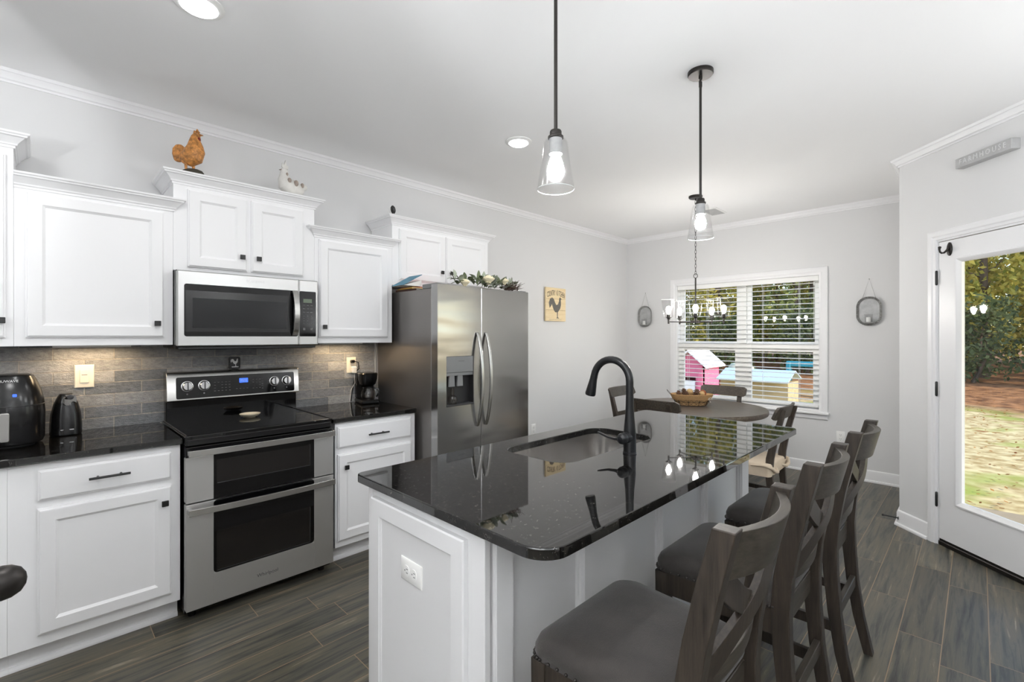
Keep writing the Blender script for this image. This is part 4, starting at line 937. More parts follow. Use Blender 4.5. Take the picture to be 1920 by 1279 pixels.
wallplate('white outlet low on the wall past the refrigerator', (.0005, 3.80, .405), Y_, X_, M['white'])
wallplate('white outlet low on the wall under the round wall sconce', (2.455, YB - .0005, .40), X_, -Y_, M['white'])
# country kitchen sign
sg = thing('wall_sign', 'wooden plank sign with a rooster and the words COUNTRY KITCHEN on the wall', 'sign', (.01, 4.15, 1.78)); S0, S1, SB, ST = 3.975, 4.330, 1.592, 1.972
b = B()
for k in range(3):
    z0 = SB + (ST - SB) * k / 3; b.box(.012, .030, S0, S1, z0 + .001, z0 + (ST - SB) / 3 - .001, .002)
pk = b.build('planks', M['plankwood'], sg); b = B(); b.box(.001, .012, S0 + .03, S0 + .07, SB + .01, ST - .01); b.box(.001, .012, S1 - .07, S1 - .03, SB + .01, ST - .01); b.build('batten', M['signedge'], sg, smooth=False)
cyc = (S0 + S1) / 2
for i, ch in enumerate('COUNTRY KITCHEN'):
    if ch == ' ': continue
    t_ = (i - 7) / 7; text('lettering', ch, .088, (.0305, cyc + t_ * .146, ST - .060 - .026 * t_ * t_), Y_, Z_, M['darkletter'], sg, .0003, sx=.40)
b = B(); b.prism([(p[0] * .22, p[1] * .23) for p in ROOST], (.0303, cyc + .01, SB + .125), Y_, Z_, X_, 0, .0006); b.box(.0303, .0308, S0 + .06, S1 - .08, SB + .016, SB + .019); b.build('rooster_motif', M['roostgray'], sg, smooth=False)
# ------------------------------------------------------------------ kitchen island
IX0, IX1, IY0, IY1 = 1.872, 2.500, .850, 2.912
il = thing('kitchen_island', 'light grey panelled kitchen island under the long black granite top', 'island', (2.186, 1.88, 0))
b = B(); b.box(IX0 + .005, IX1 - .030, IY0, IY1, .0, .70); b.box(IX0 + .005, 1.912, IY0, IY1, .70, .883); b.box(2.315, IX1 - .030, IY0, IY1, .70, .883); b.box(1.912, 2.315, IY0, 1.43, .70, .883); b.box(1.912, 2.315, 2.21, IY1, .70, .883); b.build('body', M['isl'], il, smooth=False)
b = B(); b.box(IX0, IX0 + .026, IY0 - .004, IY1, .10, .8835, .002); b.build('front_frame', M['isl'], il)
b = B(); b.panel((1.914, IY0, .115), X_, Z_, -Y_, 2.430 - 1.914, .848 - .115, [(0, 0), (0, .016), (.004, .020), (.055, .020), (.057, .016), (.062, .014), (.064, .011), (.070, .010)]); b.build('end_panel', M['isl'], il, ang=10)
b = B(); b.box(2.436, IX1, IY0 - .002, IY0 + .020, 0, .8835, .002); b.box(IX0 + .005, IX1, IY0 - .012, IY0, 0, .10, .003); b.build('corner_post', M['isl'], il)
b = B(); b.box(IX1 - .012, IX1 + .004, IY0 + .022, IY1, .0, .11, .004); b.build('base_board', M['isl'], il)
for k, (a, c) in enumerate(((.880, .972), (1.290, 1.374), (1.845, 1.945), (2.310, 2.435), (2.785, 2.912))):
    b = B(); b.box(IX1 - .031, IX1, a + .012, c - .012, .11, .8835, .002)
    for q, s_ in ((a, 1), (c, -1)):
        b.prism([(0, 0), (.010, 0), (.014, .005), (.022, .006), (.027, .012), (0, .012)], (IX1 - .031, q, 0), X_, Y_ * s_, Z_, .11, .8835)
    b.build('stile', M['isl'], il)
# granite top with sink cut-out
def rr4(x0, x1, y0, y1, rads, seg=14, ins=0.):
    x0 += ins; x1 -= ins; y0 += ins; y1 -= ins; pts = []
    for (cx, cy, a0, r) in ((x1, y1, 0, rads[0]), (x0, y1, 90, rads[1]), (x0, y0, 180, rads[2]), (x1, y0, 270, rads[3])):
        r = max(.001, r - ins); sx = -1 if a0 in (0, 270) else 1; sy = -1 if a0 in (0, 90) else 1
        for k in range(seg + 1):
            a = math.radians(a0 + 90 * k / seg); pts.append((cx + sx * r + r * math.cos(a), cy + sy * r + r * math.sin(a)))
    return pts
TX0, TX1, TY0, TY1 = 1.816, 2.742, .822, 2.945
SX0, SX1, SY0, SY1 = 1.930, 2.297, 1.450, 2.190
b = B(); bm = b.bm
def ring_strip(loops):
    R = [[bm.verts.new((p[0], p[1], z)) for p in L] for L, z in loops]; n = len(R[0])
    for a, c in zip(R, R[1:]):
        for i in range(n): bm.faces.new([a[i], a[(i + 1) % n], c[(i + 1) % n], c[i]])
    return R[0], R[-1]
orad = (.045, .03, .028, .085)
o_ = lambda ins: rr4(TX0, TX1, TY0, TY1, orad, ins=ins)
h_ = lambda ins: rr4(SX0, SX1, SY0, SY1, (.09,) * 4, ins=ins)
t0, b0 = ring_strip([(o_(.004), .914), (o_(.0012), .9128), (o_(0), .910), (o_(0), .886), (o_(.002), .884)])
t1, b1 = ring_strip([(h_(-.003), .914), (h_(0), .911), (h_(0), .884)])
for u, v in ((t0, t1), (b0, b1)):
    es = []
    for L in (u, v):
        for i in range(len(L)):
            e = bm.edges.get((L[i], L[(i + 1) % len(L)])); es.append(e)
    bmesh.ops.triangle_fill(bm, use_beauty=True, use_dissolve=False, edges=es)
tag(b.build('island_countertop', M['granite'], origin=(2.28, 1.88, .884), ang=8), 'long black granite island top with an undermount sink', 'countertop')
sk = thing('sink', 'stainless steel undermount sink set in the granite island top', 'sink', (2.113, 1.82, .70))
b = B(); bm = b.bm
L = []
for ins, z, r in ((-.014, .8832, .10), (-.004, .8832, .094), (-.004, .875, .094), (.004, .74, .086), (.014, .712, .07), (.05, .703, .05), (.14, .701, .02)):
    L.append((rr4(SX0, SX1, SY0, SY1, (r,) * 4, ins=ins), z))
a_, z_ = ring_strip([(p, q) for p, q in L]); bm.faces.new(z_)
for f in bm.faces: f.normal_flip()
o = b.build('basin', M['sinksteel'], sk, ang=40)
b = B(); b.lathe([(.045, .7025), (.043, .706), (.03, .7045), (.0, .7035)], (2.113, 1.82, 0), 24, cap=False); b.build('drain', M['chrome'], sk)
# faucet
fc = thing('faucet', 'matte black gooseneck pull-down faucet beside the island sink', 'faucet', (2.378, 1.797, .914))
FXC, FYC = 2.378, 1.797
b = B(); b.lathe([(0, .9142), (.0295, .9142), (.0295, .920), (.0275, .922), (.0265, .96), (.0265, 1.0), (.0235, 1.035), (.0195, 1.075), (.0172, 1.12), (.0165, 1.16), (0, 1.162)], (FXC, FYC, 0), 28, cap=False); b.build('body', M['matte_black'], fc)
b = B(); pts = [(FXC, FYC, 1.15), (FXC, FYC, 1.19), (FXC, FYC, 1.222)]
for k in range(1, 17):
    a = PI * k / 16 * .94; pts.append((FXC - .0925 + .0925 * math.cos(a), FYC, 1.222 + .0925 * math.sin(a)))
lx, lz = pts[-1][0], pts[-1][2]; b.tube(pts, .0163, 16); b.build('spout', M['matte_black'], fc)
b = B(); dx_, dz_ = -.10, -.99
b.tube([(lx + dx_ * t * -.0 - .02 * t / .08, FYC, lz - t) for t in (0, .02, .045, .085, .092)], [.0165, .0172, .020, .0245, .0225], 18); sp_ = b.build('spray_head', M['matte_black'], fc)
b = B(); b.box(lx - .026, lx - .018, FYC - .006, FYC + .006, lz - .04, lz - .018, .003); b.build('spray_button', M['blackplastic'], sp_)
b = B(); b.lathe([(.022, -.0), (.0245, -.040), (.022, -.045), (.0225, -.048), (.0245, -.058), (.021, -.070), (.012, -.078), (0, -.080)], (FXC, FYC, .985), 20, 'y', cap=False)
b.build('valve', M['matte_black'], fc)
b = B(); b.quadpath([(FXC - .004, FYC - .064, .984), (FXC - .03, FYC - .066, .981), (FXC - .065, FYC - .067, .984), (FXC - .10, FYC - .067, .994), (FXC - .118, FYC - .067, .999)], [Y_ * .010, Y_ * .008, Y_ * .007, Y_ * .0085, Y_ * .006], [Z_ * .008, Z_ * .0055, Z_ * .0045, Z_ * .004, Z_ * .003]); b.build('lever', M['matte_black'], fc, bevel=.003)
wallplate('white double outlet mounted sideways on the island end panel', (2.163, IY0 - .0101, .665), X_, -Y_, M['white'], True, 1)

# ------------------------------------------------------------------ counter stools
def make_stool():
    t = thing('counter_stool', '', 'stool')
    W2 = .222; WB = .205      # half widths front / back
    # upholstered seat pad
    b = B(); R = []
    def outline(gr, z, r=.045):
        pts = []
        cs = [(-.215, W2, 90), (-.215, -W2, 180), (.185, -WB, 270), (.185, WB, 0)]
        c4 = [(.185 + gr, WB + gr, 0), (-.215 - gr, W2 + gr, 90), (-.215 - gr, -W2 - gr, 180), (.185 + gr, -WB - gr, 270)]
        for cx, cy, a0 in c4:
            sx = -1 if a0 in (0, 270) else 1; sy = -1 if a0 in (0, 90) else 1
            for k in range(7):
                a = math.radians(a0 + 15 * k); pts.append(Vector((cx + sx * r + r * math.cos(a), cy + sy * r + r * math.sin(a), z)))
        return pts
    for gr, z, r in ((-.012, .580, .03), (-.002, .582, .035), (.002, .596, .04), (.003, .612, .045), (-.003, .630, .05), (-.020, .644, .06), (-.06, .652, .06), (-.12, .656, .05)): R.append(outline(gr, z, r))
    b.rings(R); b.build('seat', M['seat'], t, ang=60)
    b = B()
    ol = outline(.003, .590, .04); L = 0
    for i in range(len(ol)):
        p, q = ol[i], ol[(i + 1) % len(ol)]; d = (q - p).length
        if p.x > .18 and q.x > .18: continue
        nseg = max(1, round(d / .0265))
        for k in range(nseg):
            c_ = p + (q - p) * k / nseg
            if d > .01 or i % 3 == 0: b.ell(c_, (.0048, .0048, .0048), 8, 6)
    b.build('nailheads', M['bronze'], t)
    # seat frame rails
    b = B(); b.box(-.200, -.178, -W2 + .03, W2 - .03, .505, .581, .002); b.build('front_rail', M['railwood'], t)
    for s_ in (-1, 1):
        b = B(); b.bar((-.17, s_ * (W2 - .016), .543), (.165, s_ * (WB - .016), .543), Y_ * .011, Z_ * .038); b.build('side_rail', M['stoolwood'], t)
    b = B(); b.box(.165, .186, -WB + .02, WB - .02, .500, .578, .002); b.build('back_rail', M['railwood'], t)
    for s_ in (-1, 1):
        b = B(); b.quadpath([(-.190, s_ * (W2 - .024), .580), (-.190, s_ * (W2 - .024), .45), (-.196, s_ * (W2 - .022), 0)], [Y_ * .023, Y_ * .022, Y_ * .017], [X_ * .023, X_ * .022, X_ * .017]); b.build('leg', M['stoolwood'], t, bevel=.002)
    # rear legs run up into the back posts
    prof = [(.262, 0.0), (.226, .16), (.203, .32), (.190, .48), (.187, .58), (.194, .68), (.214, .80), (.243, .93), (.272, 1.045)]
    hw = [.017, .020, .022, .0245, .026, .026, .0255, .0245, .023]
    for s_ in (-1, 1):
        b = B(); b.quadpath([(x, s_ * (WB - .020) + s_ * (.0 if z > .3 else .006 * (1 - z / .3)), z) for x, z in prof], Y_ * .0205, [X_ * h for h in hw]); b.build('post', M['stoolwood'], t, bevel=.003)
    yi = WB - .040
    def arc(y, k=.040): return k * (1 - (y / yi) ** 2)
    def post_x(z):
        for (x0, z0), (x1, z1) in zip(prof, prof[1:]):
            if z0 <= z <= z1: return x0 + (x1 - x0) * (z - z0) / (z1 - z0)
        return prof[-1][0]
    def curved(name, z0, z1, th, k, m, dx=0., lean=True):
        b = B(); R = []; n_ = 12
        for i in range(n_ + 1):
            y = -yi + 2 * yi * i / n_; y *= 1.03; a = arc(max(-yi, min(yi, y)), k)
            x0 = post_x(z0) + a + dx; x1 = post_x(z1) + a + dx
            R.append([Vector((x0 - th, y, z0)), Vector((x0 + th, y, z0)), Vector((x1 + th, y, z1)), Vector((x1 - th, y, z1))])
        b.rings(R); b.build(name, m, t, bevel=.002)
    curved('top_rail', .925, 1.032, .0115, .046, M['railwood'])
    curved('lower_back_rail', .665, .715, .011, .020, M['railwood'])
    # crossed back splats
    for s_ in (-1, 1):
        b = B(); R = []; n_ = 14
        for i in range(n_ + 1):
            u = i / n_; y = s_ * (-yi * .98 + 2 * yi * .98 * u); z = .705 + (.935 - .705) * (u + .06 * math.sin(2 * PI * u)); x = post_x(z) + arc(y, .034) + s_ * .0045
            hw_ = .037 - .009 * math.sin(PI * u)
            R.append([Vector((x - .0085, y - s_ * hw_ * .62, z + hw_ * .72)), Vector((x + .0085, y - s_ * hw_ * .62, z + hw_ * .72)), Vector((x + .0085, y + s_ * hw_ * .62, z - hw_ * .72)), Vector((x - .0085, y + s_ * hw_ * .62, z - hw_ * .72))])
        b.rings(R); b.build('back_splat', M['stoolwood'], t, bevel=.0015)
    for s_ in (-1, 1):
        b = B(); b.bar((-.190, s_ * (W2 - .024), .262), (.214, s_ * (WB - .018), .262), Y_ * .009, Z_ * .020); b.build('side_stretcher', M['stoolwood'], t)
    b = B(); b.box(-.203, -.180, -W2 + .04, W2 - .04, .165, .212, .002); b.build('footrest', M['railwood'], t)
    b = B(); b.box(.197, .217, -WB + .03, WB - .03, .292, .340, .002); b.build('back_stretcher', M['railwood'], t)
    return t
s0 = make_stool()
SL = ['dark wood counter stool with upholstered seat, the closest to the camera', 'dark wood counter stool in the middle of the row along the island', 'dark wood counter stool at the far end of the island, near the dining table']
for i, (x, y, r) in enumerate(((2.828, 1.128, 0.), (2.832, 1.785, 0.), (2.836, 2.425, 0.))):
    if i == 0: s0.location = (x, y, 0); s0.rotation_euler.z = r; s0['label'] = SL[0]; s0['group'] = 'counter stools along the island'
    else: dup(s0, (x, y, 0), r, SL[i], 'counter stools along the island')

# ------------------------------------------------------------------ dining table and chairs
TC = (1.55, 4.37)
tb = thing('dining_table', 'round dark wood dining table between the island and the window', 'table', (*TC, 0))
b = B(); b.lathe([(0, .715), (.596, .715), (.606, .722), (.610, .735), (.610, .752), (.606, .760), (0, .760)], (*TC, 0), 72, cap=False); b.build('table_top', M['tablewood'], tb)
b = B(); b.lathe([(0, .10), (.10, .10), (.12, .14), (.085, .22), (.06, .34), (.075, .48), (.065, .58), (.10, .66), (.22, .70), (.22, .7145), (0, .7145)], (*TC, 0), 28, cap=False); b.build('pedestal', M['stoolwood'], tb)
for k in range(4):
    a = PI / 4 + k * PI / 2; d = Vector((math.cos(a), math.sin(a), 0)); p = Vector((*TC, 0)); s_ = Vector((-d.y, d.x, 0))
    b = B(); b.quadpath([p + d * .06 + Z_ * .17, p + d * .20 + Z_ * .13, p + d * .34 + Z_ * .055, p + d * .42 + Z_ * .03], s_ * .035, [Z_ * .06, Z_ * .045, Z_ * .03, Z_ * .03]); b.build('foot', M['stoolwood'], tb, bevel=.004)
def make_chair():
    t = thing('dining_chair', '', 'chair')
    b = B(); R = []
    for g, z in ((-.01, .425), (0, .432), (0, .450), (-.012, .460)):
        R.append([Vector((q[0], q[1] * (1 if q[0] < 0 else .92), z)) for q in rr4(-.22 - g, .20 + g, -.225 - g, .225 + g, (.03,) * 4, 5)])
    b.rings(R); b.build('seat', M['chairrail'], t)
    b = B(); b.box(-.195, .175, -.19, .19, .37, .424, .003); b.build('apron', M['chairwood'], t)
    for s_ in (-1, 1):
        b = B(); b.quadpath([(-.19, s_ * .195, .424), (-.195, s_ * .198, 0)], [Y_ * .021, Y_ * .015], [X_ * .021, X_ * .015]); b.build('leg', M['chairwood'], t, bevel=.002)
        b = B(); b.quadpath([(.245, s_ * .175, 0), (.205, s_ * .172, .22), (.190, s_ * .168, .40), (.196, s_ * .165, .50), (.225, s_ * .162, .64), (.262, s_ * .160, .78), (.288, s_ * .158, .872)], Y_ * .019, [X_ * h for h in (.016, .02, .025, .026, .022, .019, .017)]); b.build('post', M['chairwood'], t, bevel=.004)
    # broad curved top rail fixed to the front of the posts
    b = B(); R = []; n_ = 16
    hl = .235
    for i in range(n_ + 1):
        y = -hl + 2 * hl * i / n_; a = .030 * (1 - (y / hl) ** 2) - .022
        e = min(1, (hl - abs(y)) / .028); dz = .016 * (1 - math.sqrt(max(0, 1 - (1 - e) ** 2)))
        z0, z1 = .796 + dz, .893 - dz; x0, x1 = .252 + a, .280 + a
        R.append([Vector((x0 - .011, y, z0)), Vector((x0 + .011, y, z0)), Vector((x1 + .011, y, z1)), Vector((x1 - .011, y, z1))])
    b.rings(R); b.build('top_rail', M['chairrail'], t, bevel=.003)
    b = B()
    for s_ in (-1, 1):
        for z in (.825, .858): b.ell((.286 + .3 * (z - .84), s_ * .160, z), (.007, .006, .006), 10, 6)
    b.build('bolts', M['gunmetal'], t)
    b = B(); b.box(.214, .232, -.15, .15, .60, .645, .003); b.build('lower_back_rail', M['chairrail'], t)
    for s_ in (-1, 1):
        b = B(); b.bar((-.19, s_ * .195, .17), (.205, s_ * .172, .17), Y_ * .008, Z_ * .016); b.build('side_stretcher', M['chairwood'], t)
    return t
ch = make_chair(); GRP = 'dining chairs around the round table'
ch.location = (2.135, 4.035, 0); ch.rotation_euler.z = math.radians(1); ch['label'] = 'dining chair with a beige tied seat cover, between island and door wall'; ch['group'] = GRP
dup(ch, (1.03, 4.325, 0), PI, 'dining chair with its back to the long kitchen wall, seen past the faucet', GRP)
dup(ch, (1.52, 3.855, 0), math.radians(-90), 'dining chair with its back toward the island, behind the faucet', GRP)
dup(ch, (1.515, 4.885, 0), math.radians(90), 'dining chair with its back against the window blind', GRP)
# seat cover on the first chair
b = B(); xf = Matrix.Translation(ch.location) @ Matrix.Rotation(ch.rotation_euler.z, 4, 'Z'); R = []; rs = random.Random(5)
base = rr4(-.228, .212, -.232, .232, (.035,) * 4, 8)
for g, z, wv in ((.006, .376, 1), (.009, .395, 1), (.007, .43, .6), (.005, .455, .3), (-.008, .464, 0), (-.06, .466, 0)):
    ring = []
    for i, q in enumerate(base):
        a = math.atan2(q[1], q[0]); k = .003 * wv * math.sin(a * 13 + z * 40); l_ = math.hypot(*q); f_ = (l_ + g + k) / l_
        ring.append(xf @ Vector((q[0] * f_, q[1] * (1 if q[0] < 0 else .95) * f_, z + wv * .006 * math.sin(a * 9))))
    R.append(ring)
b.rings(R, False, True)
for s_ in (-1, 1):   # swags gathered round the rear posts
    pts = [xf @ Vector(p) for p in ((.20, s_ * .05, .42), (.235, s_ * .12, .40), (.238, s_ * .175, .41), (.225, s_ * .215, .44), (.17, s_ * .232, .455), (.08, s_ * .234, .445))]
    b.tube(pts, [.008, .013, .013, .012, .010, .004], 8)
cv = b.build('seat_cover', M['cover'], origin=xf @ Vector((0, 0, .38)), ang=60); tag(cv, 'beige cloth cover tied over the seat of the dining chair by the island end', 'seat cover')

# basket with cones and balls
BC = Vector((1.500, 4.395, .760))
bk = thing('basket', 'oval wire basket with a burlap rim on the dining table', 'basket', BC)
def bx(k, z, ph=0.): return [BC + Vector((.0, .0, z)) + Vector((math.cos(a) * k[0] * 1.16 * .78 - math.sin(a) * k[1] * .62, math.cos(a) * k[0] * 1.16 * .62 + math.sin(a) * k[1] * .78, 0)) for a in [2 * PI * i / 40 + ph for i in range(40)]]
b = B(); b.rings([bx(k, z) for k, z in (((.115, .072), .004), ((.128, .080), .03), ((.140, .088), .07), ((.142, .09), .075), ((.132, .082), .06), ((.115, .07), .02), ((.09, .05), .012))]); b.build('liner', M['burlap'], bk)
b = B(); b.rings([bx(k, z) for k, z in (((.150, .096), .058), ((.158, .104), .075), ((.172, .117), .108), ((.170, .115), .112), ((.150, .097), .085), ((.140, .088), .06))]); b.build('rim_band', M['burlap'], bk)
b = B()
r0 = bx((.118, .075), .004); r1 = bx((.153, .099), .075)
b.tube(r0, .0025, 6, closed=True); b.tube(bx((.137, .087), .04), .0018, 6, closed=True)
for i in range(0, 40, 4): b.tube([r0[i], r1[i]], .0022, 6)
for i in range(0, 40, 2): b.tube([r0[i], bx((.1375, .0875), .04)[(i + 2) % 40]], .0012, 5); b.tube([r0[i], bx((.1375, .0875), .04)[(i - 2) % 40]], .0012, 5); b.tube([r1[i], bx((.1375, .0875), .04)[(i + 2) % 40]], .0012, 5); b.tube([r1[i], bx((.1375, .0875), .04)[(i - 2) % 40]], .0012, 5)
b.build('wire_frame', M['wire'], bk)
for s_ in (-1, 1):
    b = B(); e = Vector((.78, .62, 0)); n_ = Vector((-.62, .78, 0)); p = BC + e * .194 * s_ + Z_ * .105
    b.tube([p + n_ * .04, p + n_ * .035 + e * .025 * s_ + Z_ * .03, p + e * .035 * s_ + Z_ * .045, p - n_ * .035 + e * .025 * s_ + Z_ * .03, p - n_ * .04], .0018, 6); b.build('handle', M['wire'], bk)
b = B(); p = BC + Vector((.13, .045, .078)); v = Vector((.25, -.97, 0)); hh = Vector((.97, .25, 0))
p = BC + Vector((.140, .03, .074))
for s_ in (-1, 1): b.tube([p, p + hh * .03 * s_ + Z_ * .012, p + hh * .045 * s_ - Z_ * .004, p + hh * .02 * s_ - Z_ * .004, p], .003, 6); b.tube([p, p + hh * .02 * s_ - Z_ * .02, p + hh * .028 * s_ - Z_ * .035], .0025, 6)
b.build('bow', M['twine'], bk)
def cone(c, h, r, tilt, label):
    b = B(); rs = random.Random(int(c[0] * 1000)); q = Matrix.Rotation(tilt, 3, 'X') @ Matrix.Rotation(tilt * .7, 3, 'Y')
    b.ell(c, (r * .6, r * .6, h * .48), 10, 8, xf=q)
    for i in range(34):
        t = i / 34; a = i * 2.4; rad = r * math.sin(PI * (.15 + .8 * t)) ** .8; z = -h / 2 + h * t
        p = Vector((math.cos(a) * rad * .8, math.sin(a) * rad * .8, z)); b.ell(Vector(c) + q @ p, (r * .26, r * .26, r * .12), 6, 4)
    o = b.build('pine_cone', M['cone'], origin=c); return tag(o, label, 'pine cone', 'pine cones in the basket')
e1, n1 = Vector((.78, .62, 0)), Vector((-.62, .78, 0))
for (u, v, z, lb) in ((-.105, -.01, .106, 'pine cone at the wall-side tip of the basket, next to the wire loop'), (-.055, .03, .122, 'pine cone standing highest beside the gold woven ball'), (-.055, -.045, .104, 'pine cone below the gold woven ball, by the burlap rim'), (.03, -.035, .108, 'pine cone in the middle of the basket below the others'), (.045, .02, .124, 'large pine cone in the middle of the basket, next to the rust ball'), (.005, .045, .112, 'pine cone at the back of the basket between the gold and the rust ball')):
    cone(BC + e1 * u * 1.15 + n1 * v + Z_ * (z + .006), .062, .029, .5 + u * 8, lb)
for (u, v, z, r, m, lb, ct) in ((-.015, .0, .128, .032, M['coneball'], 'gold woven ball on top of the cones in the basket', 'ball'), (.095, .025, .115, .033, M['rustball'], 'rust brown ball near the door-side end of the basket', 'ball'), (.076, -.030, .116, .026, M['coneball'], 'tan woven ball by the rim below the rust brown ball', 'ball')):
    b = B(); b.ell(BC + e1 * u * 1.15 + n1 * v + Z_ * z, (r, r, r), 18, 12); tag(b.build('decorative_ball', m, origin=BC + e1 * u * 1.15 + n1 * v + Z_ * z), lb, ct)

# ------------------------------------------------------------------ lights
def make_pendant():
    t = thing('pendant_light', '', 'pendant light')
    b = B(); b.lathe([(0, .0), (.061, .0), (.061, -.014), (.057, -.020), (0, -.022)], (0, 0, -.0005), 32, cap=False); b.build('canopy', M['bronze'], t)
    b = B(); b.tube([(0, 0, -.021), (0, 0, -.038)], .009, 10); b.tube([(.004, 0, -.036), (-.004, 0, -.052)], .006, 8); b.lathe([(0, -.05), (.008, -.052), (.008, -.075), (.0065, -.08), (0, -.08)], (0, 0, 0), 12, cap=False); b.build('swivel', M['bronze'], t)
    b = B(); b.tube([(0, 0, -.078), (0, 0, -.64)], .0062, 12); b.build('rod', M['bronze'], t)
    b = B(); b.lathe([(0, -.635), (.018, -.636), (.020, -.640), (.020, -.652), (.026, -.656), (.026, -.662), (0, -.663)], (0, 0, 0), 24, cap=False); b.build('cap', M['bronze'], t)
    b = B(); b.lathe([(0, -.663), (.022, -.664), (.022, -.715), (.018, -.715), (.018, -.70), (0, -.70)], (0, 0, 0), 24, cap=False); b.build('socket', M['galv'], t)
    b = B(); b.lathe([(.024, -.664), (.034, -.667), (.039, -.676), (.0625, -.833), (.0605, -.833), (.037, -.678), (.032, -.669), (.024, -.667)], (0, 0, 0), 48, cap=False); b.build('glass_shade', M['shade'], t)
    b = B(); R_ = []
    b.tube([(.0615 * math.cos(2 * PI * k / 48), .0615 * math.sin(2 * PI * k / 48), -.833) for k in range(48)], .0013, 6, closed=True); b.build('glass_rim', M['rimglass'], t)
    b = B(); b.lathe([(0, -.702), (.012, -.704), (.016, -.725), (.024, -.745), (.027, -.762), (.022, -.782), (.010, -.791), (0, -.793)], (0, 0, 0), 20, cap=False); b.build('bulb', M['bulb'], t)
    return t
M['rimglass'] = mat('rim_glass', lin(205, 208, 208), .08, spec=.8)
pd = make_pendant(); pd.location = (2.440, 1.222, CH); pd['label'] = 'bronze rod pendant with clear glass shade over the near half of the island'; pd['group'] = 'pendant lights over the island'
dup(pd, (2.458, 2.335, CH), 0, 'bronze rod pendant with clear glass shade over the far half of the island', 'pendant lights over the island')
# chandelier
cd = thing('chandelier', 'five-light dark bronze chandelier with clear glass shades over the dining table', 'chandelier', (TC[0], TC[1], CH))
hx, hy = TC[0], TC[1]
b = B(); b.lathe([(0, CH - .0005), (.062, CH - .0005), (.062, CH - .014), (.055, CH - .022), (0, CH - .024)], (hx, hy, 0), 28, cap=False); b.tube([(hx, hy, CH - .023), (hx, hy, CH - .04)], .006, 8); b.build('canopy', M['bronze'], cd)
b = B(); z = CH - .040; k = 0
while z > 2.02:
    c_ = Vector((hx, hy, z - .017)); ax_ = X_ if k % 2 == 0 else Y_
    b.tube([c_ + ax_ * .0075 * math.cos(a) + Z_ * .0205 * math.sin(a) for a in [2 * PI * i / 14 for i in range(14)]], .0017, 6, closed=True); z -= .0335; k += 1
b.build('chain', M['bronze'], cd)
dc_ = Vector((CAMX - hx, -hy, 0)).normalized(); sd_ = Vector((-dc_.y, dc_.x, 0))
b = B(); c_ = Vector((hx, hy, 1.990)); b.tube([c_ + sd_ * .017 * math.cos(a) + Z_ * .020 * math.sin(a) for a in [2 * PI * i / 20 for i in range(20)]], .0028, 8, closed=True); b.build('ring', M['bronze'], cd)
b = B(); b.tube([(hx, hy, 1.970), (hx, hy, 1.56)], .0068, 12); b.build('rod', M['bronze'], cd)
b = B(); b.lathe([(0, 1.537), (.010, 1.537), (.012, 1.543), (.045, 1.546), (.045, 1.568), (.015, 1.571), (.012, 1.59), (0, 1.59)], (hx, hy, 0), 24, cap=False); b.build('hub', M['bronze'], cd)
for k in range(5):
    a = 2 * PI * k / 5; d = dc_ * math.cos(a) + sd_ * math.sin(a); p = Vector((hx, hy, 0)) + d * .25
    b = B(); b.tube([Vector((hx, hy, 1.557)) + d * .04, p + Z_ * 1.557], .0048, 8); b.tube([p + Z_ * 1.538, p + Z_ * 1.585], .0085, 10)
    b.lathe([(0, 1.583), (.016, 1.583), (.018, 1.588), (.012, 1.590), (.012, 1.593), (.030, 1.594), (.030, 1.598), (0, 1.599)], p, 20, cap=False); am = b.build('arm', M['bronze'], cd)
    b = B(); b.lathe([(0, 1.599), (.017, 1.599), (.017, 1.628), (0, 1.628)], p, 16, cap=False); b.build('socket', M['bronze'], am)
    b = B(); b.lathe([(.0, 1.600), (.042, 1.601), (.067, 1.772), (.0655, 1.772), (.0405, 1.603), (0, 1.602)], p, 36, cap=False); b.build('glass_shade', M['shade'], am)
    b = B(); b.tube([p + Vector((.0662 * math.cos(2 * PI * q / 36), .0662 * math.sin(2 * PI * q / 36), 1.772)) for q in range(36)], .0009, 5, closed=True); b.build('glass_rim', M['rimglass'], am)
    b = B(); b.lathe([(0, 1.628), (.010, 1.63), (.013, 1.645), (.021, 1.662), (.024, 1.678), (.018, 1.695), (.006, 1.704), (0, 1.703)], p, 16, cap=False); b.build('bulb', M['warmbulb'], am)
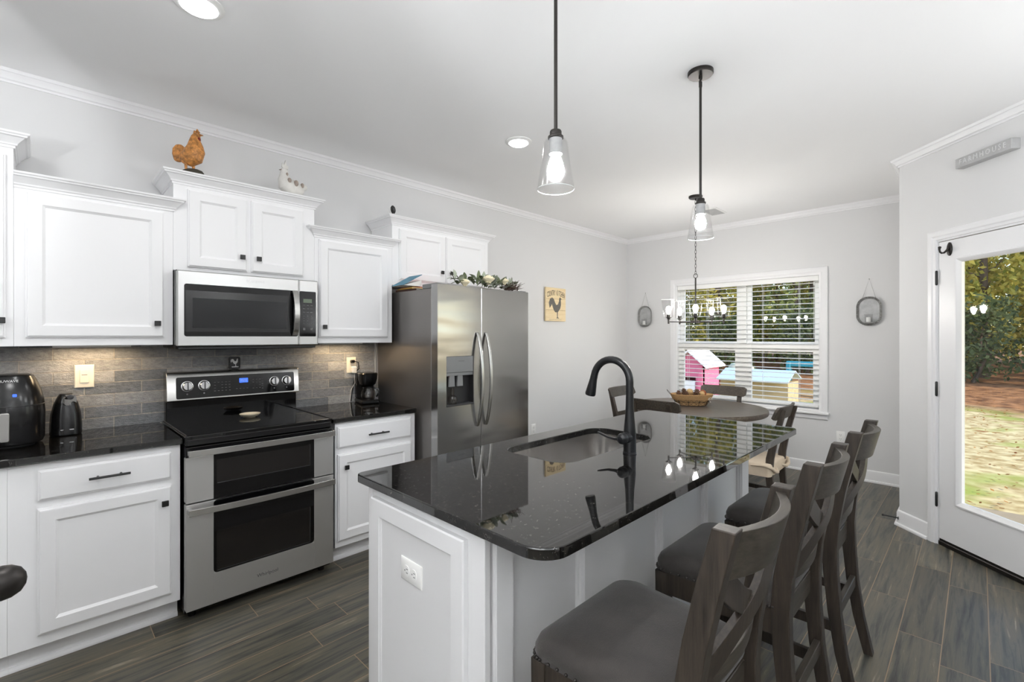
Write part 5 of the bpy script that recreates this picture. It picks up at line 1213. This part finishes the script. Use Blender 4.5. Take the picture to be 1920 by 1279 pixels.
# recessed disc lights
def make_can():
    t = thing('ceiling_light', '', 'ceiling light')
    b = B(); b.lathe([(.088, 0), (.088, -.004), (.078, -.010), (.066, -.012), (.066, -.004), (.066, 0)], (0, 0, -.0005), 40, cap=False); b.build('trim_ring', M['white'], t)
    b = B(); b.lathe([(0, -.002), (.0655, -.004), (.066, -.012), (.058, -.018), (.035, -.0225), (0, -.024)], (0, 0, -.0005), 40, cap=False); b.build('lens', M['lens'], t)
    return t
cn = make_can(); CL = ['round disc ceiling light above the wall cabinets by the rooster', 'round disc ceiling light in front of the refrigerator and the first pendant', 'added round disc ceiling light, unseen, behind the camera', 'added round disc ceiling light, unseen, above the aisle by the range']
for i, (x, y) in enumerate(((1.238, .452), (1.226, 2.300), (3.95, 1.95), (3.95, .35), (3.95, -1.35), (2.6, -1.35), (1.2, -1.2), (2.05, .12))):  # first pair is visible, the rest are added out of view for brightness
    if i == 0: cn.location = (x, y, CH); cn['label'] = CL[0]; cn['group'] = 'disc lights in the ceiling'; r = cn
    else: r = dup(cn, (x, y, CH), 0, CL[3 if i == 7 else min(i, 2)], 'disc lights in the ceiling' if i < 2 or i == 7 else 'added disc lights out of view')
    L = bpy.data.lights.new('disc_lamp', 'AREA'); L.shape = 'DISK'; L.size = .12; L.energy = CAN_W * (1 if i < 2 else 2.5 if i == 7 else .4); lo = bpy.data.objects.new('disc_lamp', L); C.objects.link(lo); lo.location = (x, y, CH - .028)
# unseen uplights, added to brighten the ceiling and the room
for i, (x, y, lb) in enumerate(((4.32, 2.85, 'unseen black uplight added by the glazed door to brighten the ceiling'), (4.42, .55, 'unseen black uplight added by the far wall behind the camera'), (3.3, -1.55, 'unseen black uplight added by the front wall behind the camera'), (4.35, -1.75, 'unseen black uplight added in the corner behind the camera'))):
    t = thing('added_uplight', lb, 'added uplight', (x, y, 0))
    b = B(); b.lathe([(0, 0), (.14, 0), (.14, .015), (.02, .03), (.012, .04), (.012, 1.32), (0, 1.32)], (x, y, 0), 24, cap=False); b.build('base', M['black'], t)
    b = B(); b.lathe([(.02, 1.30), (.06, 1.32), (.16, 1.40), (.19, 1.46), (.187, 1.46), (.157, 1.405), (.06, 1.33), (0, 1.325)], (x, y, 0), 32, cap=False); b.build('lamp_shade', M['black'], t)
    L = bpy.data.lights.new('added_uplight_lamp', 'AREA'); L.shape = 'DISK'; L.size = .30; L.color = (.96, .98, 1); L.energy = UP_W * (.16, .36, 1.15, 1.1)[i]
    lo = bpy.data.objects.new('added_uplight_lamp', L); C.objects.link(lo); lo.location = (x, y, 1.47); lo.rotation_euler = (PI, 0, 0)
# ceiling vent
vt = thing('ceiling_vent', 'white ceiling air vent beyond the far pendant', 'vent', (1.455, 5.03, CH))
b = B(); b.panel((1.455 - .085, 5.03 - .15, CH - .0005), X_, Y_, -Z_, .17, .30, [(0, 0), (.0, .003), (.006, .007), (.022, .007), (.022, .001)]); b.build('frame', M['white'], vt)
b = B()
for i in range(8): y = 5.03 - .115 + .033 * i; b.bar((1.455 - .068, y, CH - .006), (1.455 + .068, y, CH - .006), Vector((0, .011, -.004)), Vector((0, .0005, .0012)))
b.build('louvers', M['signgray'], vt, smooth=False)
# wall sconces
def sconce(label, cx, cz):
    t = thing('candle_sconce', label, 'sconce', (cx, YB, cz - .14), group='hanging tin candle sconces')
    ol = [(p[0], p[1]) for p in rrect(.158, .240, .076, 9)]
    b = B(); b.prism(ol, (cx, YB, cz), X_, Z_, -Y_, .006, .010); b.build('back_plate', M['galv'], t)
    b = B(); n_ = 0; R = []
    big = rrect(.200, .284, .098, 14); sm = rrect(.160, .242, .077, 14); m_ = 0
    pts2 = []
    per = []
    for i in range(len(big)): per.append((big[i], sm[i]))
    # resample evenly for the fluted rim
    L = [0]
    for i in range(len(per)): a, c = per[i][0], per[(i + 1) % len(per)][0]; L.append(L[-1] + math.hypot(a[0] - c[0], a[1] - c[1]))
    N = 180; rows = [[], [], []]
    for q in range(N):
        s_ = L[-1] * q / N; i = max(j for j in range(len(per)) if L[j] <= s_); f_ = (s_ - L[i]) / max(1e-9, L[i + 1] - L[i])
        A = [per[i][w_][d] + (per[(i + 1) % len(per)][w_][d] - per[i][w_][d]) * f_ for w_ in (0, 1) for d in (0, 1)]
        fl = .0055 * math.cos(q * 2 * PI / 4)
        rows[0].append(Vector((cx + A[2], YB - .010, cz + A[3]))); rows[1].append(Vector((cx + (A[0] + A[2]) / 2, YB - .024 - fl * .5, cz + (A[1] + A[3]) / 2))); rows[2].append(Vector((cx + A[0], YB - .030 - fl, cz + A[1])))
    b.rings(rows + [[p + Vector((0, .002, 0)) for p in rows[2]], [p + Vector((0, .003, 0)) for p in rows[0]]], False, False); b.build('fluted_rim', M['galvdark'], t)
    b = B(); b.tube([(cx - .052, YB - .016, cz + .128), (cx, YB - .008, cz + .315), (cx + .052, YB - .016, cz + .128)], .0016, 6); b.ell((cx, YB - .008, cz + .314), (.005, .006, .005), 8, 6); b.build('hanger', M['galvdark'], t)
    b = B(); b.lathe([(0, -.118), (.034, -.118), (.036, -.108), (.034, -.106), (0, -.106)], (cx, YB - .045, cz), 24, cap=False); b.box(cx - .012, cx + .012, YB - .045, YB - .008, cz - .117, cz - .113); b.build('candle_cup', M['galvdark'], t)
    b = B(); b.lathe([(.030, -.105), (.031, -.05), (.033, -.030), (.034, -.030), (.032, -.05), (.031, -.105)], (cx, YB - .045, cz), 24, cap=False); b.build('glass', M['shade'], t)
    b = B(); b.lathe([(0, -.105), (.019, -.105), (.019, -.060), (0, -.058)], (cx, YB - .045, cz), 20, cap=False); b.build('candle', M['white'], t)
sconce('hanging tin candle sconce between the room corner and the window', .288, 1.685)
sconce('hanging tin candle sconce between the window and the door wall', 2.688, 1.665)
# ------------------------------------------------------------------ outdoors
GZ = -.30
b = B(); b.box(-60, 60, YB + TW + .001, 110, GZ - .2, GZ); b.prism([(XN + TW, 5.0), (XR + .2, 2.8), (60, 2.8), (60, YB + TW + .001), (XN + TW, YB + TW + .001)], (0, 0, 0), X_, Y_, Z_, GZ - .2, GZ)
gr = b.build('ground', M['lawn'], smooth=False); struct(gr)
PP = [(XN + TW + .01, YN + .085), (XN + TW + .01, YB + .02), (7.0, YB + .02), (7.0, .82)]
b = B(); b.prism(PP, (0, 0, 0), X_, Y_, Z_, GZ, -.06); struct(b.build('patio_ground', M['concrete'], smooth=False))
b = B(); b.prism(PP, (0, 0, 0), X_, Y_, Z_, 2.62, 2.78); struct(b.build('roof_porch_unseen', M['trim'], smooth=False))  # unseen porch roof, placed to keep sun out of the glazed door
rs = random.Random(21)
# fallen leaves: nobody could count them
b = B()
for i in range(9000):
    y = 6.2 + 15.5 * rs.random() ** 1.3; x = rs.uniform(-14, 9) + (y - 6) * rs.uniform(-.2, .35); a = rs.uniform(0, PI); r = rs.uniform(.014, .034); t_ = rs.uniform(-.4, .4)
    
    if any(abs(x - qx) < 1.3 and abs(y - qy) < 1.3 for qx, qy in ((-1.62, 12), (.5, 10), (-1.05, 13.2), (-.15, 15.5), (-2, 16.2))): continue
    u = Vector((math.cos(a), math.sin(a), t_)) * r; v = Vector((-math.sin(a), math.cos(a), rs.uniform(-.4, .4))) * r * .6; c_ = Vector((x, y, GZ + .03))
    b._f([b.bm.verts.new(c_ + u), b.bm.verts.new(c_ + v), b.bm.verts.new(c_ - u), b.bm.verts.new(c_ - v)])
o = b.build('fallen_leaves', M['litter'], smooth=False); tag(o, 'brown fallen leaves scattered over the dry lawn', 'leaves', kind='stuff')
def make_tree(nm, leafm, seed, th, tr, z0, z1, cr, nleaf, lsz):
    rs = random.Random(seed); t = thing(nm, '', 'tree')
    b = B(); pts = []; x = y = 0
    for i in range(9):
        pts.append((x, y, th * i / 8)); x += rs.uniform(-.12, .12); y += rs.uniform(-.12, .12)
    b.tube(pts, [tr * (1.25 if i == 0 else 1 - .75 * i / 8) for i in range(9)], 9)
    for i in range(14):
        z = rs.uniform(z0, z1); a = rs.uniform(0, 2 * PI); k = min(7, int(z / th * 8)); p = Vector(pts[k]); p.z = z; l_ = cr * rs.uniform(.4, .75)
        d = Vector((math.cos(a), math.sin(a), rs.uniform(.1, .6))); b.tube([p, p + d * l_ * .5, p + d * l_ + Z_ * .15 * l_], [tr * .32, tr * .2, tr * .06], 5)
    b.build('trunk', M['bark'], t)
    b = B(); bm = b.bm; cl = []
    for i in range(max(8, nleaf // 55)):
        a = rs.uniform(0, 2 * PI); r = cr * math.sqrt(rs.random()); cl.append((math.cos(a) * r, math.sin(a) * r, rs.uniform(z0, z1)))
    for i in range(nleaf):
        c_ = rs.choice(cl); p = Vector((c_[0] + rs.gauss(0, cr * .16), c_[1] + rs.gauss(0, cr * .16), c_[2] + rs.gauss(0, .28)))
        if math.hypot(p.x, p.y) > cr * .98: continue
        u = Vector((rs.gauss(0, 1), rs.gauss(0, 1), rs.gauss(0, 1))).normalized() * lsz * rs.uniform(.6, 1.3); v = u.cross(Vector((rs.gauss(0, 1), rs.gauss(0, 1), rs.gauss(0, 1)))).normalized() * lsz * rs.uniform(.35, .6)
        if p.z < .05: continue
        bm.faces.new([bm.verts.new(p + u), bm.verts.new(p + v), bm.verts.new(p - u), bm.verts.new(p - v)])
    b.build('foliage', leafm, t, smooth=False)
    return t
protos = [make_tree('broadleaf_tree', M['leafA'], 1, 9, .15, .9, 9.0, 1.25, 4600, .115), make_tree('broadleaf_tree', M['leafB'], 2, 10, .13, .6, 9.5, 1.25, 4600, .12), make_tree('pine_tree', M['leafB'], 3, 13, .20, 4.2, 12.5, 1.2, 2600, .12), make_tree('bush', M['leafC'], 4, 2.2, .05, .15, 2.3, 1.0, 2800, .085)]
KIND = ['yellow-green broadleaf tree', 'green broadleaf tree', 'tall bare-trunked pine', 'dark leafy bush']
used = set(); spots = []
rs = random.Random(77)
# woods seen through the dining window and through the glazed door, in staggered rows
def row(x0, y0, x1, y1, step, where, order):
    n = max(1, int(math.hypot(x1 - x0, y1 - y0) / step))
    for i in range(n + 1):
        t_ = i / n; x = x0 + (x1 - x0) * t_ + rs.uniform(-.05, .05); y = y0 + (y1 - y0) * t_ + rs.uniform(-.08, .08)
        k = order[i % len(order)]; lb = '%s in the woods seen through the %s' % (KIND[k], where); gp = '%ss seen through the %s' % (KIND[k], where)
        rz = rs.uniform(0, 6.28)
        if k not in used: o = protos[k]; used.add(k); o.location = (x, y, GZ); o.rotation_euler.z = rz; o['label'] = lb; o['group'] = gp
        else: o = dup(protos[k], (x, y, GZ), rz, lb, gp)
        s_ = rs.uniform(1.2, 1.3); o.scale = (s_, s_, s_ * rs.uniform(.9, 1.1))
for j, (yy, od) in enumerate(((27.5, [0, 2, 0, 1, 0]), (31.0, [0, 2, 1, 2, 0]), (34.5, [0, 2, 1, 0]), (38.0, [1, 0, 1]), (41.5, [0, 1]), (45.0, [1, 0]), (48.5, [0, 1]))):
    row(-15 - j * 1.6 + (j % 2) * 1.6, yy, .6, yy, 3.62, 'dining window', od)
    row(3.6 - .2 * j - (j % 2) * 1.5, yy + .5, 11.4 + j * 1.2, yy - 1.5, 3.62, 'glazed door', od[::-1])
row(-15.3, 24.4, 1.2, 24.6, 3.0, 'dining window', [3])
row(3.3, 24.6, 10.4, 22.8, 3.0, 'glazed door', [3])
# pink playhouse
PH = Vector((-1.70, 12.0, GZ)); ph = thing('playhouse', 'pink playhouse with a white roof seen through the dining window', 'playhouse', PH)
b = B(); hw, hd, hz = .36, .50, 1.0
for a in ((-hw, -hw + .06, -hd, hd, 0, hz), (hw - .06, hw, -hd, hd, 0, hz), (-hw, hw, hd - .05, hd, 0, hz), (-hw, -.16, -hd, -hd + .05, 0, hz), (.16, hw, -hd, -hd + .05, 0, hz), (-.16, .16, -hd, -hd + .05, .70, hz)): b.box(PH.x + a[0], PH.x + a[1], PH.y + a[2], PH.y + a[3], PH.z + a[4], PH.z + a[5])
b.prism([(-hw, 0), (hw, 0), (0, .30)], PH + Z_ * hz, X_, Z_, Y_, -hd, -hd + .05); b.build('walls', M['pinkwall'], ph, smooth=False)
b = B()
for s_ in (-1, 1): b.prism([(0, .34), (s_ * .46, -.05), (s_ * .46, -.01), (0, .385)], PH + Z_ * hz, X_, Z_, Y_, -hd - .12, hd + .12)
b.build('roof', M['whitewall'], ph, smooth=False)
b = B(); b.box(PH.x - .15, PH.x + .15, PH.y - hd - .02, PH.y - hd + .02, PH.z, PH.z + .62, .01); b.build('door', M['whitewall'], ph)
b = B()
for q in (-.29, .29): b.box(PH.x + q - .05, PH.x + q + .05, PH.y - hd - .05, PH.y - hd, PH.z + .0, PH.z + hz)
b.build('posts', M['pinkwall'], ph, smooth=False)
# chicken coop
CP = Vector((.36, 10.0, GZ)); cp_ = thing('chicken_coop', 'low wooden coop with a pale metal roof seen through the dining window', 'coop', CP)
b = B(); hw = .60
for a in ((-hw, hw, -.30, .40, .42, .86), (-hw, -hw + .06, -.3, .4, 0, .42), (hw - .06, hw, -.3, .4, 0, .42), (-hw, hw, -.3, -.25, .36, .42)): b.box(CP.x + a[0], CP.x + a[1], CP.y + a[2], CP.y + a[3], CP.z + a[4], CP.z + a[5])
b.build('box', M['coopwood'], cp_, smooth=False)
b = B(); b.prism([(-.46, .86), (.05, 1.055), (.05, 1.075), (-.47, .885)], CP, Y_, Z_, X_, -hw - .04, hw + .04); b.prism([(.05, 1.055), (.50, .88), (.50, .90), (.05, 1.075)], CP, Y_, Z_, X_, -hw - .04, hw + .04); b.build('roof', M['metalroof'], cp_, smooth=False)
b = B(); b.box(CP.x + hw, CP.x + hw + .30, CP.y - .25, CP.y + .25, CP.z + .40, CP.z + .44); b.bar(CP + Vector((hw + .05, -.1, .40)), CP + Vector((hw + .55, -.3, .30)), Y_ * .09, Z_ * .015); b.build('ramp', M['coopwood'], cp_, smooth=False)
tk = thing('water_tank', 'pale upright water tank beside the pink playhouse', 'tank', (-1.05, 13.2, GZ))
b = B(); b.lathe([(0, 0), (.30, 0), (.31, .05), (.31, .90), (.24, 1.0), (.08, 1.04), (0, 1.04)], (-1.05, 13.2, GZ), 24, cap=False); b.build('drum', M['tank'], tk)
ps = thing('play_frame', 'teal plastic play frame on the lawn behind the coop', 'play frame', (-.15, 15.5, GZ))
b = B(); 
for dx in (-.35, .35): b.box(-.15 + dx - .06, -.15 + dx + .06, 15.4, 15.6, GZ, GZ + 1.0, .02)
b.box(-.5, .2, 15.42, 15.58, GZ + .85, GZ + 1.0, .02); b.build('frame', M['teal'], ps)
b = B(); b.box(-2.05, -1.97, 16.2, 16.28, GZ, 1.6); tag(b.build('fence_post', M['bark'], origin=(-2.01, 16.24, GZ)), 'plain wooden post standing on the lawn behind the playhouse', 'post')
